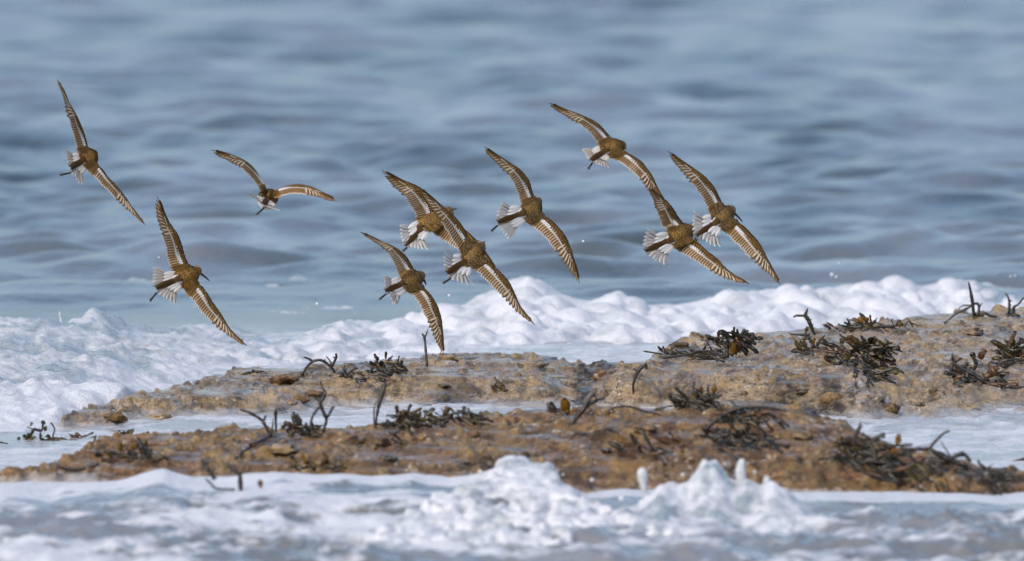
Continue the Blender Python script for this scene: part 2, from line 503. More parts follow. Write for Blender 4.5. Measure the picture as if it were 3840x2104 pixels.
def hit(px, py):
    """first point of rock or water behind a photograph pixel"""
    rx, rz = ray(px, py)
    y = 26.0
    while y < 45:
        z = CAM_H + rz * y
        if z <= terrain(rx * y, y):
            return Vector((rx * y, y, z))
        y += 0.004
    return Vector((rx * 37, 37, CAM_H + rz * 37))

M_PEB = mat_rock('dark_stone', [(0.02, 0.018, 0.016), (0.05, 0.042, 0.036), (0.09, 0.075, 0.06), (0.16, 0.14, 0.12)], (0.07, 0.065, 0.06), (0.1, 0.35))
for k, (qx, qy, w, h, m) in enumerate([(1680, 1348, 60, 30, M_ROCK), (1892, 1340, 36, 28, M_ROCK), (1060, 1428, 120, 40, M_ROCK2), (3345, 1535, 60, 40, M_ROCK2), (3452, 1520, 36, 22, M_PEB), (2790, 1476, 26, 22, M_PEB),
                                       (3290, 1498, 60, 36, M_ROCK), (3120, 1500, 80, 46, M_ROCK2), (3640, 1246, 90, 36, M_ROCK), (2000, 1372, 110, 34, M_ROCK), (1130, 1500, 60, 36, M_ROCK2), (1090, 1512, 40, 26, M_ROCK),
                                       (1170, 1478, 70, 26, M_ROCK2), (3500, 1468, 40, 20, M_PEB), (600, 1572, 110, 36, M_ROCK), (430, 1570, 90, 40, M_ROCK2), (2250, 1420, 60, 50, M_ROCK2), (1660, 1450, 50, 18, M_PEB), (3010, 1470, 60, 20, M_PEB), (2550, 1300, 80, 30, M_ROCK2)]):
    knob(FAR_LEDGE, m, qx, qy, w, h, k + 2)
for k, (qx, qy, w, h, m) in enumerate([(1770, 1640, 76, 40, M_ROCK2), (1590, 1650, 70, 40, M_ROCK2), (1340, 1660, 70, 44, M_ROCK2), (1060, 1690, 120, 40, M_ROCK), (2270, 1690, 50, 20, M_PEB), (600, 1720, 60, 30, M_PEB), (1450, 1720, 70, 24, M_PEB), (1720, 1735, 80, 20, M_PEB), (2600, 1720, 80, 34, M_ROCK2), (3000, 1640, 90, 40, M_ROCK2), (2420, 1610, 90, 30, M_ROCK2)]):
    knob(NEAR_LEDGE, m, qx, qy, w, h, k + 40)

# ------------------------------------------------------------------ sea: one sheet out to the horizon
def build_sea():
    r1 = np.arange(25.6, 38.6, 0.018)
    r2 = [38.6]
    while r2[-1] < 110: r2.append(r2[-1] + 0.018 + (r2[-1] - 38.6) * 0.0055)
    r3 = list(np.geomspace(r2[-1] + 1, 9000, 60))
    rows = np.concatenate([[-60, -10, 8, 18, 23, 25], r1, r2[1:], r3])
    u_in = np.linspace(-0.070, 0.070, 500)
    u_out = np.array([0.0712, 0.0728, 0.075, 0.078, 0.082, 0.087, 0.093, 0.10, 0.11, 0.13, 0.17, 0.3, 0.6, 1.2])
    u = np.concatenate([-u_out[::-1], u_in, u_out])
    R = rows[:, None] * np.ones_like(u)[None, :]
    X = u[None, :] * np.maximum(np.abs(rows), 20)[:, None]
    Y = R.copy()
    dy = np.gradient(rows)[:, None]
    dx = np.maximum(np.abs(rows), 20)[:, None] * 0.00024
    Z = np.zeros_like(X)
    far = sstep(35.2, 39.5, Y)
    near = 1 - sstep(28.0, 29.0, Y)
    pool = (1 - sstep(34.8, 36.0, Y)) * (1 - near)
    # open sea
    wr = np.random.default_rng(5)
    for k in range(64):
        lam = 0.28 * (9.0 ** wr.random())
        ang = wr.normal(0, 0.8)
        kx, ky = math.sin(ang) * 2 * math.pi / lam, math.cos(ang) * 2 * math.pi / lam
        amp = 0.0043 * lam ** 0.42 * wr.uniform(0.6, 1.4)
        att = np.clip(lam / (3.2 * dy) - 0.35, 0, 1) * (R < 400)
        ph = wr.uniform(0, 6.28)
        g = 0.55 + 0.9 * np.clip(perlin(X / (lam * 2.2) + k, Y / (lam * 3) - k, 300 + k) + 0.3, 0, 1)
        Z += far * att * amp * g * np.sin(kx * X + ky * Y + ph)
    fz = (Z - 0.01) 
    # surf in the foreground: short choppy wavelets
    nz = 0.012 * fbm(X * 2.2, Y * 1.6, 3, 71) + 0.028 * ridged(X * 3.4 + 0.4 * fbm(X * 2, Y * 2, 2, 5), Y * 3.4, 4, 77) - 0.012
    nz += 0.006 * fbm(X * 16, Y * 11, 3, 79)
    Z += near * np.where(R > 25.3, nz, 0)
    lip = curve([(-600, 1850), (0, 1838), (190, 1852), (240, 1828), (385, 1822), (470, 1802), (556, 1780), (620, 1768), (728, 1792), (813, 1795), (900, 1779), (1000, 1765), (1050, 1757), (1100, 1768),
                 (1250, 1778), (1400, 1772), (1550, 1779), (1600, 1793), (1673, 1799), (1723, 1780), (1823, 1768), (2100, 1810), (2200, 1862), (2350, 1852), (2600, 1862), (3000, 1856), (3300, 1866), (3840, 1872), (4400, 1880)])
    PX = 1920 + FPX * X / np.maximum(Y, 5)
    vl = (1052 - lip(PX) - 14 * fbm(X * 6, Y * 0.5, 3, 89)) / FPX
    zl = np.maximum(CAM_H + 28.0 * (vl * CP - SP) / (CP + vl * SP), 0)
    tl_ = (Y + 0.05 * perlin(X * 5, Y * 3, 85) - 26.6) / 1.4
    swell = np.where(tl_ <= 1, zl * np.clip(tl_, 0, 1) ** 1.6, zl * np.exp(-((tl_ - 1) / 0.20) ** 2))
    Z += np.where((R > 25.3) & (R < 29.2), swell * (0.80 + 0.10 * ridged(X * 6, Y * 5, 3, 88)) - near * nz * 0.75 * sstep(0.5, 0.85, tl_), 0)
    # shallow run-off between the ledges
    pz = 0.0045 * ridged(X * 5 + fbm(X * 3, Y * 3, 2, 8), Y * 4.5, 4, 91) + 0.0035 * fbm(X * 14, Y * 9, 3, 93) - 0.001
    Z += pool * pz
    # where the water carries foam
    foam = np.zeros_like(X)
    lace = ridged(X * 4.0 + 0.5 * fbm(X * 3, Y * 3, 3, 61), Y * 2.0, 4, 63)
    crest = (nz + 0.012) / 0.03
    band = fbm(X * 1.6 + 3, Y * 1.3, 3, 66)
    foam += near * np.clip(0.00 + 0.27 * np.clip(crest - 0.4, -1, 1.6) + 0.28 * (lace - 0.8) + 0.30 * (ridged(X * 6 + perlin(X * 4, Y * 4, 2), Y * 8, 4, 68) - 0.8) + 0.55 * band, 0, 0.90)
    foam += pool * np.clip(0.02 + 0.36 * ridged(X * 3.2 + 0.6 * fbm(X * 2, Y * 2, 3, 43), Y * 1.6, 4, 45) , 0, 0.8)
    left = (1 - sstep(-0.98, -0.62, X / Y * 31.5)) * sstep(38, 40, Y) * (1 - sstep(46, 52, Y))
    pt = fbm(X * 2.2, Y * 0.8, 3, 21)
    foam += left * sstep(0.0, 0.75, pt + 0.55 * fbm(X * 3.2, Y * 1.1, 3, 25)) * 0.34
    mid = sstep(37, 39, Y) * (1 - sstep(41, 44, Y)) * (1 - sstep(-0.7, -0.35, X))
    foam += mid * sstep(0.15, 0.5, fbm(X * 3.6, Y * 1.6, 4, 22)) * 0.30
    foam += np.where((R > 26) & (R < 28.8), 0.62 * sstep(0.86, 0.99, tl_) * sstep(0.004, 0.02, zl), 0)
    murk = np.clip(near * 0.40 + pool * 1.0 + far * 0.12 * (1 - sstep(38, 44, Y)), 0, 1)
    Z = Z * (1 - sstep(0.085, 0.11, np.abs(u)))[None, :]
    o = grid_mesh('sea', X, Y, Z, M_SEA, {'foam': np.clip(foam, 0, 1), 'murk': murk})
    return tag(o, 'choppy blue grey sea running out behind the surf and round the rocks', 'sea', None, 'structure')
SEA = build_sea()
# sea bed far under the sheet keeps the rocks standing on something
sb = mesh_obj('sea_bed', [(-40, 10, -0.5), (40, 10, -0.5), (40, 60, -0.5), (-40, 60, -0.5)], [(0, 1, 2, 3)], M_ROCK)
tag(sb, 'sandy rock bed under the shallow water', 'sea bed', None, 'structure')

# ------------------------------------------------------------------ surf behind the rocks
def build_surf():
    DX, DY = 0.0065, 0.017
    xs = np.arange(-1.75, 1.75, DX)
    ys = np.arange(30.6, 39.0, DY)
    X, Y = np.meshgrid(xs, ys)
    px = 1920 + FPX * X / Y
    bot = curve([(-600, 1640), (0, 1632), (215, 1612), (330, 1545), (600, 1492), (760, 1440), (900, 1408), (1200, 1398), (1600, 1342), (1900, 1312), (2420, 1302), (2560, 1290), (2700, 1282),
                 (2900, 1268), (3400, 1216), (3840, 1182), (4400, 1150)])
    top = curve([(-600, 1200), (0, 1205), (130, 1212), (230, 1225), (300, 1190), (350, 1172), (400, 1182), (450, 1222), (560, 1240), (640, 1232), (760, 1240), (880, 1238),
                 (960, 1260), (1010, 1290), (1060, 1285), (1130, 1268), (1240, 1222), (1300, 1216), (1420, 1214), (1560, 1190), (1680, 1160), (1770, 1120), (1850, 1085), (1900, 1050),
                 (1975, 1030), (2040, 1046), (2090, 1088), (2150, 1112), (2220, 1122), (2300, 1096), (2335, 1088), (2360, 1130), (2440, 1140), (2600, 1122), (2750, 1098), (2850, 1082),
                 (2990, 1072), (3130, 1068), (3250, 1052), (3390, 1043), (3460, 1058), (3530, 1044), (3640, 1044), (3720, 1060), (3760, 1074), (3840, 1078), (4400, 1090)])
    W = curve([(-600, 3.2), (0, 3.1), (600, 2.4), (1000, 1.7), (1500, 1.8), (2000, 2.0), (2500, 1.7), (3000, 1.6), (3840, 1.6), (4400, 1.6)])
    v0 = (1052 - bot(px)) / FPX
    yb = (0.0 - CAM_H) / ((v0 * CP - SP) / (CP + v0 * SP)) + 0.12
    yc = yb + W(px)
    vt = (1052 - top(px)) / FPX
    zc = CAM_H + yc * (vt * CP - SP) / (CP + vt * SP)
    t = (Y - yb) / W(px)
    up = sstep(-0.10, 0.10, t) * 0.30 + 0.70 * np.clip(t, 0, 1) ** 1.1
    E = np.where(t <= 1, zc * up, zc * np.exp(-((t - 1) * W(px) / 0.20) ** 2) * 1.12 - 0.12 * zc)
    lev = sstep(-0.08, 0.06, t)
    E0 = np.where(t <= 1, E - (0.003 + 0.011 * sstep(-0.5, -0.1, X)) * lev, E - 0.003 - 0.02 * sstep(1.0, 1.1, t))
    Z = E0 + 0.008 * fbm(X * 6, Y * 3.5, 4, 11) * lev
    # rounded pillows of foam, packed more tightly and larger on the right
    items = []
    for k in range(3400):
        x = rng.uniform(-1.7, 1.7); y = rng.uniform(31.0, 38.2)
        i, j = int((x - xs[0]) / DX), int((y - ys[0]) / DY)
        tt = t[j, i]
        if tt < 0.0 or tt > 1.02: continue
        lump = 0.5 + 0.5 * float(sstep(-0.7, 0.1, np.array(x)))
        g = float(fbm(np.array(x * 2.0), np.array(y * 1.2), 2, 14))
        if g < -0.28 and tt < 0.9: continue
        r = rng.uniform(0.012, 0.028) if rng.random() < 0.6 else rng.uniform(0.028, 0.075)
        if x < -0.55 and rng.random() < 0.55: continue
        r *= 0.55 + 0.45 * lump + 0.35 * g
        r = max(r, 0.007)
        topz = E[j, i] + ((0.42 * r * (0.40 + 0.60 * lump) - 0.006 * (r > 0.05)) if tt < 0.93 else -0.002)
        items.append((x, y, r, topz, rng.uniform(1.0, 2.2)))
    big = [(2075, 1196, 75, 1.0), (1990, 1236, 60, 0.85), (2180, 1212, 40, 0.9), (2232, 1192, 14, 1.0), (2340, 1182, 62, 1.0), (2420, 1192, 55, 1.0), (2450, 1232, 50, 0.9),
           (2320, 1092, 26, 1.0), (2270, 1112, 40, 1.0), (2530, 1222, 24, 1.0), (3240, 1114, 30, 1.0), (3165, 1110, 30, 1.0), (3300, 1110, 48, 1.0), (3370, 1140, 45, 1), (3480, 1136, 36, 1), (3590, 1084, 60, 1),
           (3690, 1082, 55, 1), (3020, 1094, 14, 1.0), (2960, 1126, 36, 1.0), (2880, 1140, 40, 1), (3060, 1160, 44, 1), (1260, 1208, 16, 1.0), (1230, 1226, 22, 1), (1350, 1240, 40, 1), (1500, 1262, 50, 1.0),
           (1640, 1240, 60, 1), (1760, 1222, 45, 1), (350, 1172, 42, 1.0), (300, 1200, 40, 1), (420, 1220, 40, 1), (530, 1230, 36, 1), (700, 1240, 42, 1), (860, 1242, 46, 1), (120, 1216, 60, 1), (30, 1214, 50, 1)]
    for (bx, by, rp, _) in big:
        lo, hi = 0.0, 1.0
        X0 = None
        # walk back along the sight line until the surf envelope is met
        rx, rz = ray(bx, by)
        y = 31.0
        while y < 38.2:
            i, j = int((rx * y - xs[0]) / DX), int((y - ys[0]) / DY)
            if 0 <= i < len(xs) and 0 <= j < len(ys) and CAM_H + rz * y <= E[j, i] + 0.010: break
            y += 0.02
        r = rp * y / FPX
        items.append((rx * y, y + 0.05, r, CAM_H + rz * (y + 0.05), 2.0))
    # the smooth dome of froth at the tip of the far ledge
    for (bx, by, rp, dd) in [(390, 1432, 205, 31.75), (300, 1462, 150, 31.6), (480, 1456, 120, 31.9), (250, 1530, 120, 31.35), (720, 1395, 110, 33.0), (850, 1376, 120, 33.4), (980, 1352, 110, 33.6), (1120, 1330, 90, 33.8)]:
        c = at(bx, by, dd)
        items.append((c.x, dd, rp * dd / FPX, c.z, 2.2))
    wp = (0.018 * perlin(X * 16, Y * 8, 101) + 0.010 * perlin(X * 38, Y * 19, 103), 0.040 * perlin(X * 16, Y * 8, 105) + 0.02 * perlin(X * 38, Y * 19, 107))
    stamp_caps(Z, xs, ys, items, 'max', None, wp)
    Z = blur2(Z, 3)
    Z += lev * 0.010 * (fbm(X * 7 + perlin(X * 5, Y * 3, 3), Y * 3, 4, 111)) * sstep(0.05, 0.3, t)
    Z += lev * (0.019 * ridged(X * 5 + fbm(X * 4, Y * 2, 2, 9), Y * 2.6, 4, 27) - 0.006) * (1 - sstep(-0.7, 0.2, X)) * sstep(0.05, 0.3, t) * (1 - 0.5 * sstep(0.8, 1.0, t))
    Z += lev * (0.0008 + 0.0045 * (1 - sstep(-0.7, 0.0, X))) * fbm(X * 34 + perlin(X * 9, Y * 5, 2), Y * 17, 4, 29)
    Z += lev * (0.0022 * fbm(X * 60, Y * 30, 3, 19) + 0.004 * fbm(X * 24, Y * 12, 3, 20) * (1 - sstep(-0.6, 0.3, X)))
    mask = (t > -0.10) & (Z > -0.02)
    Z = np.where(t < -0.12, -0.05, Z)
    Z = np.maximum(Z, -0.05)
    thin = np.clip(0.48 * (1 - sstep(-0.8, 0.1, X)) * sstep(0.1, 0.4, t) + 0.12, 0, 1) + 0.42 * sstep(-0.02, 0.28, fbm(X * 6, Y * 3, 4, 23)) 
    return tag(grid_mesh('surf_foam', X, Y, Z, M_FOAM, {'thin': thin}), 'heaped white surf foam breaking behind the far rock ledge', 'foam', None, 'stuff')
SURF = build_surf()

# ------------------------------------------------------------------ breaking wave in the foreground
def build_splash():
    xs = np.arange(-0.75, 0.85, 0.0045)
    ys = np.arange(25.8, 28.9, 0.009)
    X, Y = np.meshgrid(xs, ys)
    Z = np.full_like(X, -0.06)
    items = []
    def poly_in(px, py, poly):
        c = False; n = len(poly)
        for i in range(n):
            x1, y1 = poly[i]; x2, y2 = poly[i - 1]
            if (y1 > py) != (y2 > py) and px < (x2 - x1) * (py - y1) / (y2 - y1) + x1: c = not c
        return c
    def fill(poly, n, d_of, r_rng, rise=0.0):
        bx = [p[0] for p in poly]; by = [p[1] for p in poly]
        k = 0
        while k < n:
            qx, qy = rng.uniform(min(bx), max(bx)), rng.uniform(min(by), max(by))
            if not poly_in(qx, qy, poly): continue
            k += 1
            d = d_of(qy) + rng.normal(0, 0.02)
            c = at(qx, qy, d)
            r = rng.uniform(*r_rng) * d / FPX
            items.append((c.x, c.y, r, c.z, rng.uniform(1.0, 1.8)))
    crest = [(1250, 2140), (1330, 2030), (1480, 1930), (1640, 1850), (1760, 1800), (1830, 1760), (1880, 1724), (1925, 1708), (1985, 1716), (2050, 1738), (2100, 1780), (2125, 1815), (2150, 1870), (2180, 1960), (2130, 2060), (2100, 2140)]
    dm = lambda qy: np.interp(qy, [1700, 1800, 1950, 2140], [28.15, 27.6, 26.9, 26.2])
    fill(crest, 900, dm, (14, 46))
    fill([(1880, 1722), (1930, 1708), (2040, 1736), (2110, 1800), (2120, 1860), (1980, 1850), (1850, 1800)], 220, dm, (16, 40))
    # skirt of froth to the right of it
    fill([(2100, 1840), (2160, 1818), (2220, 1850), (2270, 1860), (2280, 1900), (2400, 1910), (2500, 1950), (2640, 1960), (2660, 2010), (2300, 2010), (2160, 1960)], 260, lambda q: np.interp(q, [1800, 2020], [27.6, 26.7]), (14, 36))
    # the second burst: a folded curtain of thin water thrown up on the right
    out = curve([(2380, 1905), (2440, 1858), (2490, 1815), (2550, 1818), (2590, 1800), (2620, 1752), (2645, 1726), (2662, 1738), (2682, 1722), (2705, 1752), (2740, 1796), (2762, 1806), (2800, 1800), (2850, 1822), (2900, 1812),
                 (2950, 1842), (3000, 1885), (3070, 1940), (3130, 1985)])
    PXs = 1920 + FPX * X / Y
    inr = (PXs > 2380) & (PXs < 3130)
    vq = (1052 - out(PXs + 9 * perlin(X * 60, Y * 30, 131))) / FPX
    Yc = 27.45 + 0.10 * np.sin(X * 21) + 0.05 * perlin(X * 14, 0 * Y, 133)
    Hc = np.maximum(CAM_H + Yc * (vq * CP - SP) / (CP + vq * SP), 0)
    dd = (Yc - Y)
    fold = 1 + 0.22 * ridged(X * 17 + 1.2 * dd, dd * 3.5 + 0.4 * perlin(X * 9, Y * 9, 3), 3, 135) * sstep(0.0, 0.15, dd) - 0.10 * sstep(0.0, 0.15, dd)
    cur = np.where(dd > 0, Hc * np.clip(1 - dd / 0.75, 0, 1) ** 1.5 * fold, Hc * np.exp(-(dd / 0.05) ** 2))
    curtain = np.where(inr & (cur > 0.004), cur, -0.06)
    fill([(2420, 1960), (2640, 1990), (2700, 2030), (2500, 2020)], 60, lambda q: np.interp(q, [1850, 2030], [27.2, 26.6]), (9, 26))
    wp = (0.016 * perlin(X * 20, Y * 12, 121) + 0.010 * perlin(X * 50, Y * 30, 123), 0.03 * perlin(X * 20, Y * 12, 125) + 0.015 * perlin(X * 50, Y * 30, 127))
    stamp_caps(Z, xs, ys, items, 'max', None, wp)
    Z = blur2(Z, 3)
    Z = np.maximum(Z, blur2(curtain, 2))
    Z += (Z > -0.03) * 0.006 * ridged(X * 13 + fbm(X * 8, Y * 6, 2, 3), Y * 9, 4, 39) - (Z > -0.03) * 0.003
    Z += (Z > -0.03) * (0.0065 * fbm(X * 40, Y * 24, 4, 33) + 0.0018 * fbm(X * 120, Y * 70, 2, 35))
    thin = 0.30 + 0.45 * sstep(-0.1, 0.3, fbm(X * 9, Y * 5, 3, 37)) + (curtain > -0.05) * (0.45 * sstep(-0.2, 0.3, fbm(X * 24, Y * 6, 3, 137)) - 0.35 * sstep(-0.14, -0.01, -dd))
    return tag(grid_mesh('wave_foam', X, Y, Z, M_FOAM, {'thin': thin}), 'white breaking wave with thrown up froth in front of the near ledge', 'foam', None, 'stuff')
WAVE = build_splash()

def blob(rings, seg=14):
    """closed lathe-like lump through a list of (centre, radius)"""
    vs, fs = [], []
    for c, r in rings:
        for k in range(seg):
            a = 2 * math.pi * k / seg
            w = 1 + 0.35 * float(perlin(1.3 * math.cos(a) + c.x * 31, 1.3 * math.sin(a) + c.z * 55, 6)) + 0.10 * math.sin(3 * a + c.z * 90)
            vs.append((c.x + r * w * math.cos(a), c.y + r * w * math.sin(a), c.z))
    for i in range(len(rings) - 1):
        for k in range(seg):
            a, b = i * seg + k, i * seg + (k + 1) % seg
            fs.append((a, b, b + seg, a + seg))
    fs.append(tuple(range(seg))[::-1]); n = (len(rings) - 1) * seg
    fs.append(tuple(range(n, n + seg)))
    return vs, fs

def jet(label, pts, d):
    mm = d / FPX * (0.8 if d < 30 else 1.0)
    rings = [(at(x, y, d), max(r, 0.5) * mm) for x, y, r in pts]
    vs, fs = blob(rings)
    o = mesh_obj('water_jet', vs, fs, M_FOAM)
    a = o.data.attributes.new('thin', 'FLOAT', 'POINT')
    a.data.foreach_set('value', [0.55] * len(vs))
    return tag(o, label, 'splash', 'jets of white water thrown up by the nearest wave')
jet('pale drop on a thin neck of water standing in front of the brown ledge',
    [(2432, 1890, 16), (2425, 1865, 14), (2415, 1835, 14), (2411, 1815, 18), (2409, 1795, 22), (2407, 1775, 24), (2408, 1762, 19), (2409, 1754, 8)], 27.5)
jet('rounded white finger of water standing on the folded right hand splash',
    [(2790, 1860, 34), (2785, 1825, 28), (2778, 1795, 26), (2776, 1765, 24), (2779, 1742, 20), (2783, 1726, 14), (2784, 1720, 5)], 27.5)
jet('small white bead of water on the right shoulder of the splash',
    [(2880, 1850, 26), (2877, 1825, 20), (2875, 1805, 18), (2874, 1790, 13), (2874, 1785, 5)], 27.5)
jet('slim white spike of spray above the surf at the left',
    [(238, 1250, 9), (232, 1225, 5), (228, 1200, 3), (224, 1182, 3), (223, 1172, 4), (223, 1168, 1)], 34.3)
jet('thin white plume standing on the surf beside the small paired plume',
    [(3030, 1150, 24), (3028, 1125, 16), (3026, 1105, 15), (3025, 1095, 12), (3025, 1090, 3)], 36.4)
jet('small paired white plume standing on the surf at the right',
    [(3078, 1160, 20), (3078, 1135, 12), (3080, 1115, 8), (3082, 1104, 6), (3082, 1100, 1)], 36.4)
# loose drops of spray in the air
vs, fs = [], []
for (qx, qy, r, d) in [(1684, 1108, 6, 33.5), (1189, 1139, 5, 33.5), (2187, 905, 5, 33), (3119, 1030, 7, 36), (3136, 1038, 5, 36), (3146, 987, 4, 36), (3790, 1036, 4, 36), (3806, 1034, 4, 36), (596, 965, 3, 33),
                       (1560, 1880, 9, 27.6), (1800, 1770, 8, 27.8), (2330, 1870, 9, 27.4), (2560, 1780, 7, 27.5), (2720, 1740, 6, 27.5), (2830, 1770, 6, 27.4), (1040, 1972, 9, 26.6), (975, 1975, 10, 26.6), (2220, 1800, 8, 27.6)]:
    c = at(qx, qy, d); rr = r * d / FPX
    b, f = blob([(c + Vector((0, 0, rr * math.sin(a))), rr * math.cos(a) + 1e-5) for a in np.linspace(-1.5, 1.5, 6)], 8)
    fs += [tuple(i + len(vs) for i in q) for q in f]; vs += b
for k in range(260):
    if k < 150: qx, qy, d = rng.normal(1960, 130), 1730 + abs(rng.normal(0, 60)), rng.uniform(27.3, 28.3); qy += 0.35 * abs(qx - 1930) - 30
    else: qx, qy, d = rng.normal(2720, 140), 1790 + rng.normal(0, 45), rng.uniform(27.0, 27.8); qy += 0.3 * abs(qx - 2690) - 30
    c = at(qx, qy, d); rr = (1.2 + 2.5 * rng.random() ** 3) * d / FPX
    b, f = blob([(c + Vector((0, 0, rr * math.sin(a))), rr * math.cos(a) + 1e-5) for a in np.linspace(-1.5, 1.5, 4)], 6)
    fs += [tuple(i + len(vs) for i in q) for q in f]; vs += b
sp = mesh_obj('spray', vs, fs, M_FOAM)
tag(sp, 'scattered drops of white spray hanging over the surf', 'spray', None, 'stuff')
# ------------------------------------------------------------------ sandpipers
def mat_plumage():
    t = NT('plumage')
    a = t.attr('plumage').outputs['Color']
    p = t.pos()
    n = t.noise(p, 420, 4, 0.6)
    c = t.mix(0.55, a, t.ramp(n, [(0.3, 0.55), (0.7, 1.0)]), 'MULTIPLY')
    b = t.bump(n, 0.35, 0.0012)
    return t.done(t.bsdf(c, 0.75, 0.08, None, b))

def mat_plain(name, col, rough, spec=0.5):
    t = NT(name)
    n = t.noise(t.pos(), 300, 3)
    c = t.mix(0.4, col, t.ramp(n, [(0.3, 0.6), (0.7, 1.0)]), 'MULTIPLY')
    return t.done(t.bsdf(c, rough, spec))

M_PLUM = mat_plumage()
M_BEAK = mat_plain('black_beak', (0.012, 0.011, 0.012), 0.35)
M_EYE = mat_plain('dark_eye', (0.006, 0.005, 0.005), 0.08, 0.7)
M_LEG = mat_plain('black_leg', (0.018, 0.015, 0.013), 0.5)

DARK = np.array((0.050, 0.027, 0.010)); BROWN = np.array((0.200, 0.112, 0.042)); TAN = np.array((0.36, 0.215, 0.080))
GOLD = np.array((0.52, 0.300, 0.075)); CREAM = np.array((0.62, 0.52, 0.39)); WHITE = np.array((0.74, 0.72, 0.69))
GREY = np.array((0.42, 0.385, 0.35)); PALEB = np.array((0.40, 0.30, 0.19)); UMBER = np.array((0.090, 0.049, 0.017))

def catmull(P, n):
    P = np.asarray(P, float)
    d = np.r_[0, np.cumsum(np.linalg.norm(np.diff(P, axis=0), axis=1))]
    s = np.linspace(0, d[-1], n)
    ext = np.vstack([2 * P[0] - P[1], P, 2 * P[-1] - P[-2]])
    out = []
    for v in s:
        i = min(np.searchsorted(d, v, side='right') - 1, len(P) - 2)
        u = (v - d[i]) / max(d[i + 1] - d[i], 1e-9)
        p0, p1, p2, p3 = ext[i], ext[i + 1], ext[i + 2], ext[i + 3]
        out.append(0.5 * (2 * p1 + (p2 - p0) * u + (2 * p0 - 5 * p1 + 4 * p2 - p3) * u * u + (3 * p1 - p0 - 3 * p2 + p3) * u ** 3))
    return np.array(out)

def unit(v):
    v = np.asarray(v, float)
    return v / max(np.linalg.norm(v), 1e-9)

def feather_geo(base, tip, width, nrm, side, colfun, bend=0.0, seg=6, blunt=0.35):
    """a vane with a raised shaft, 40 triangles; side = direction of the leading edge"""
    base, tip = np.asarray(base), np.asarray(tip)
    ax = tip - base
    L = np.linalg.norm(ax); ax = ax / max(L, 1e-9)
    sd = unit(side - ax * np.dot(side, ax))
    nr = unit(np.cross(ax, sd));
    if np.dot(nr, nrm) < 0: nr = -nr
    across = (-1.0, -0.22, 0.0, 0.42, 1.0)
    vs, cs, fs = [], [], []
    for i in range(seg + 1):
        t = i / seg
        w = width * (0.55 + 0.45 * math.sin(min(t / 0.6, 1) * math.pi / 2))
        if t > 1 - blunt:
            q = (t - (1 - blunt)) / blunt
            w *= math.sqrt(max(1 - q * q, 0.02))
        c = base + ax * L * t + nr * bend * L * math.sin(t * math.pi) 
        for a in across:
            lift = (1 - abs(a)) * width * 0.13
            vs.append(c - sd * a * w * 0.5 + nr * lift - ax * abs(a) * w * 0.10 * (t > 0.5))
            cs.append(colfun(t, -a))
    for i in range(seg):
        for k in range(4):
            a = i * 5 + k
            fs.append((a, a + 1, a + 6, a + 5))
    return vs, cs, fs

def prim_col(t, a):
    # a>0: leading vane
    if a > 0.6: c = UMBER
    elif a > 0.1: c = BROWN * 0.9
    elif a > -0.1: c = CREAM * (1.0 if t < 0.8 else 0.5)
    elif a > -0.6: c = PALEB * 1.30 if t < 0.75 else BROWN
    else: c = BROWN
    if t > 0.86: c = c * 0.35 + DARK * 0.65
    return c

def sec_col(t, a):
    if t < 0.24: c = WHITE
    else:
        c = BROWN * 1.05 if abs(a) < 0.7 else PALEB * 1.5
        if 0.2 < a < 0.7: c = UMBER * 1.3
        if abs(a) < 0.1: c = BROWN * 0.9
        if a < -0.7: c = CREAM
    if t > 0.9: c = c * 0.3 + WHITE * 0.7
    return c

def inner_sec_col(t, a):
    c = sec_col(t, a)
    return c * 0.5 + WHITE * 0.5

def tertial_col(t, a):
    return UMBER * 1.3 if abs(a) < 0.7 and t < 0.9 else TAN

def tail_col_side(tint):
    def f(t, a):
        c = (GREY * 1.15 if abs(a) < 0.7 else WHITE * 0.8) * tint
        if abs(a) < 0.1: c = GREY * 0.75 * tint
        if t < 0.25: c = WHITE * tint
        if t > 0.93: c = WHITE * 0.85 * tint
        return c
    return f

def tail_col_mid(t, a):
    return (DARK * 0.95 if t > 0.55 else UMBER * 0.9) if abs(a) < 0.7 else BROWN * 0.9

def scale_col(centre, edge, tipc=None):
    def f(t, a):
        e = t > 0.9 or (abs(a) > 0.8 and t > 0.3)
        return (tipc if (tipc is not None and t > 0.7) else edge) if (e or (tipc is not None and t > 0.75)) else centre
    return f

def scale_geo(base, tip, width, nrm, side, colfun):
    """small overlapping contour feather"""
    base, tip = np.asarray(base), np.asarray(tip)
    ax = tip - base; L = np.linalg.norm(ax); ax = ax / max(L, 1e-9)
    sd = unit(side - ax * np.dot(side, ax))
    vs, cs, fs = [], [], []
    A5 = (-1, -0.68, 0, 0.68, 1)
    for t, w in ((0, 0.60), (0.5, 1.0), (0.80, 0.86), (1.0, 0.36)):
        for a in A5:
            tt = t - 0.07 * abs(a)
            vs.append(base + ax * L * tt + sd * a * w * width * 0.5 + nrm * ((1 - abs(a)) * width * 0.05 + 0.0005 + 0.0008 * t))
            cs.append(colfun(t, a))
    for i in range(3):
        for k in range(4):
            b = i * 5 + k
            fs.append((b, b + 1, b + 6, b + 5))
    return vs, cs, fs

class Acc:
    def __init__(self): self.v, self.c, self.f = [], [], []
    def add(self, g):
        n = len(self.v)
        self.v += list(g[0]); self.c += list(g[1]); self.f += [tuple(i + n for i in q) for q in g[2]]

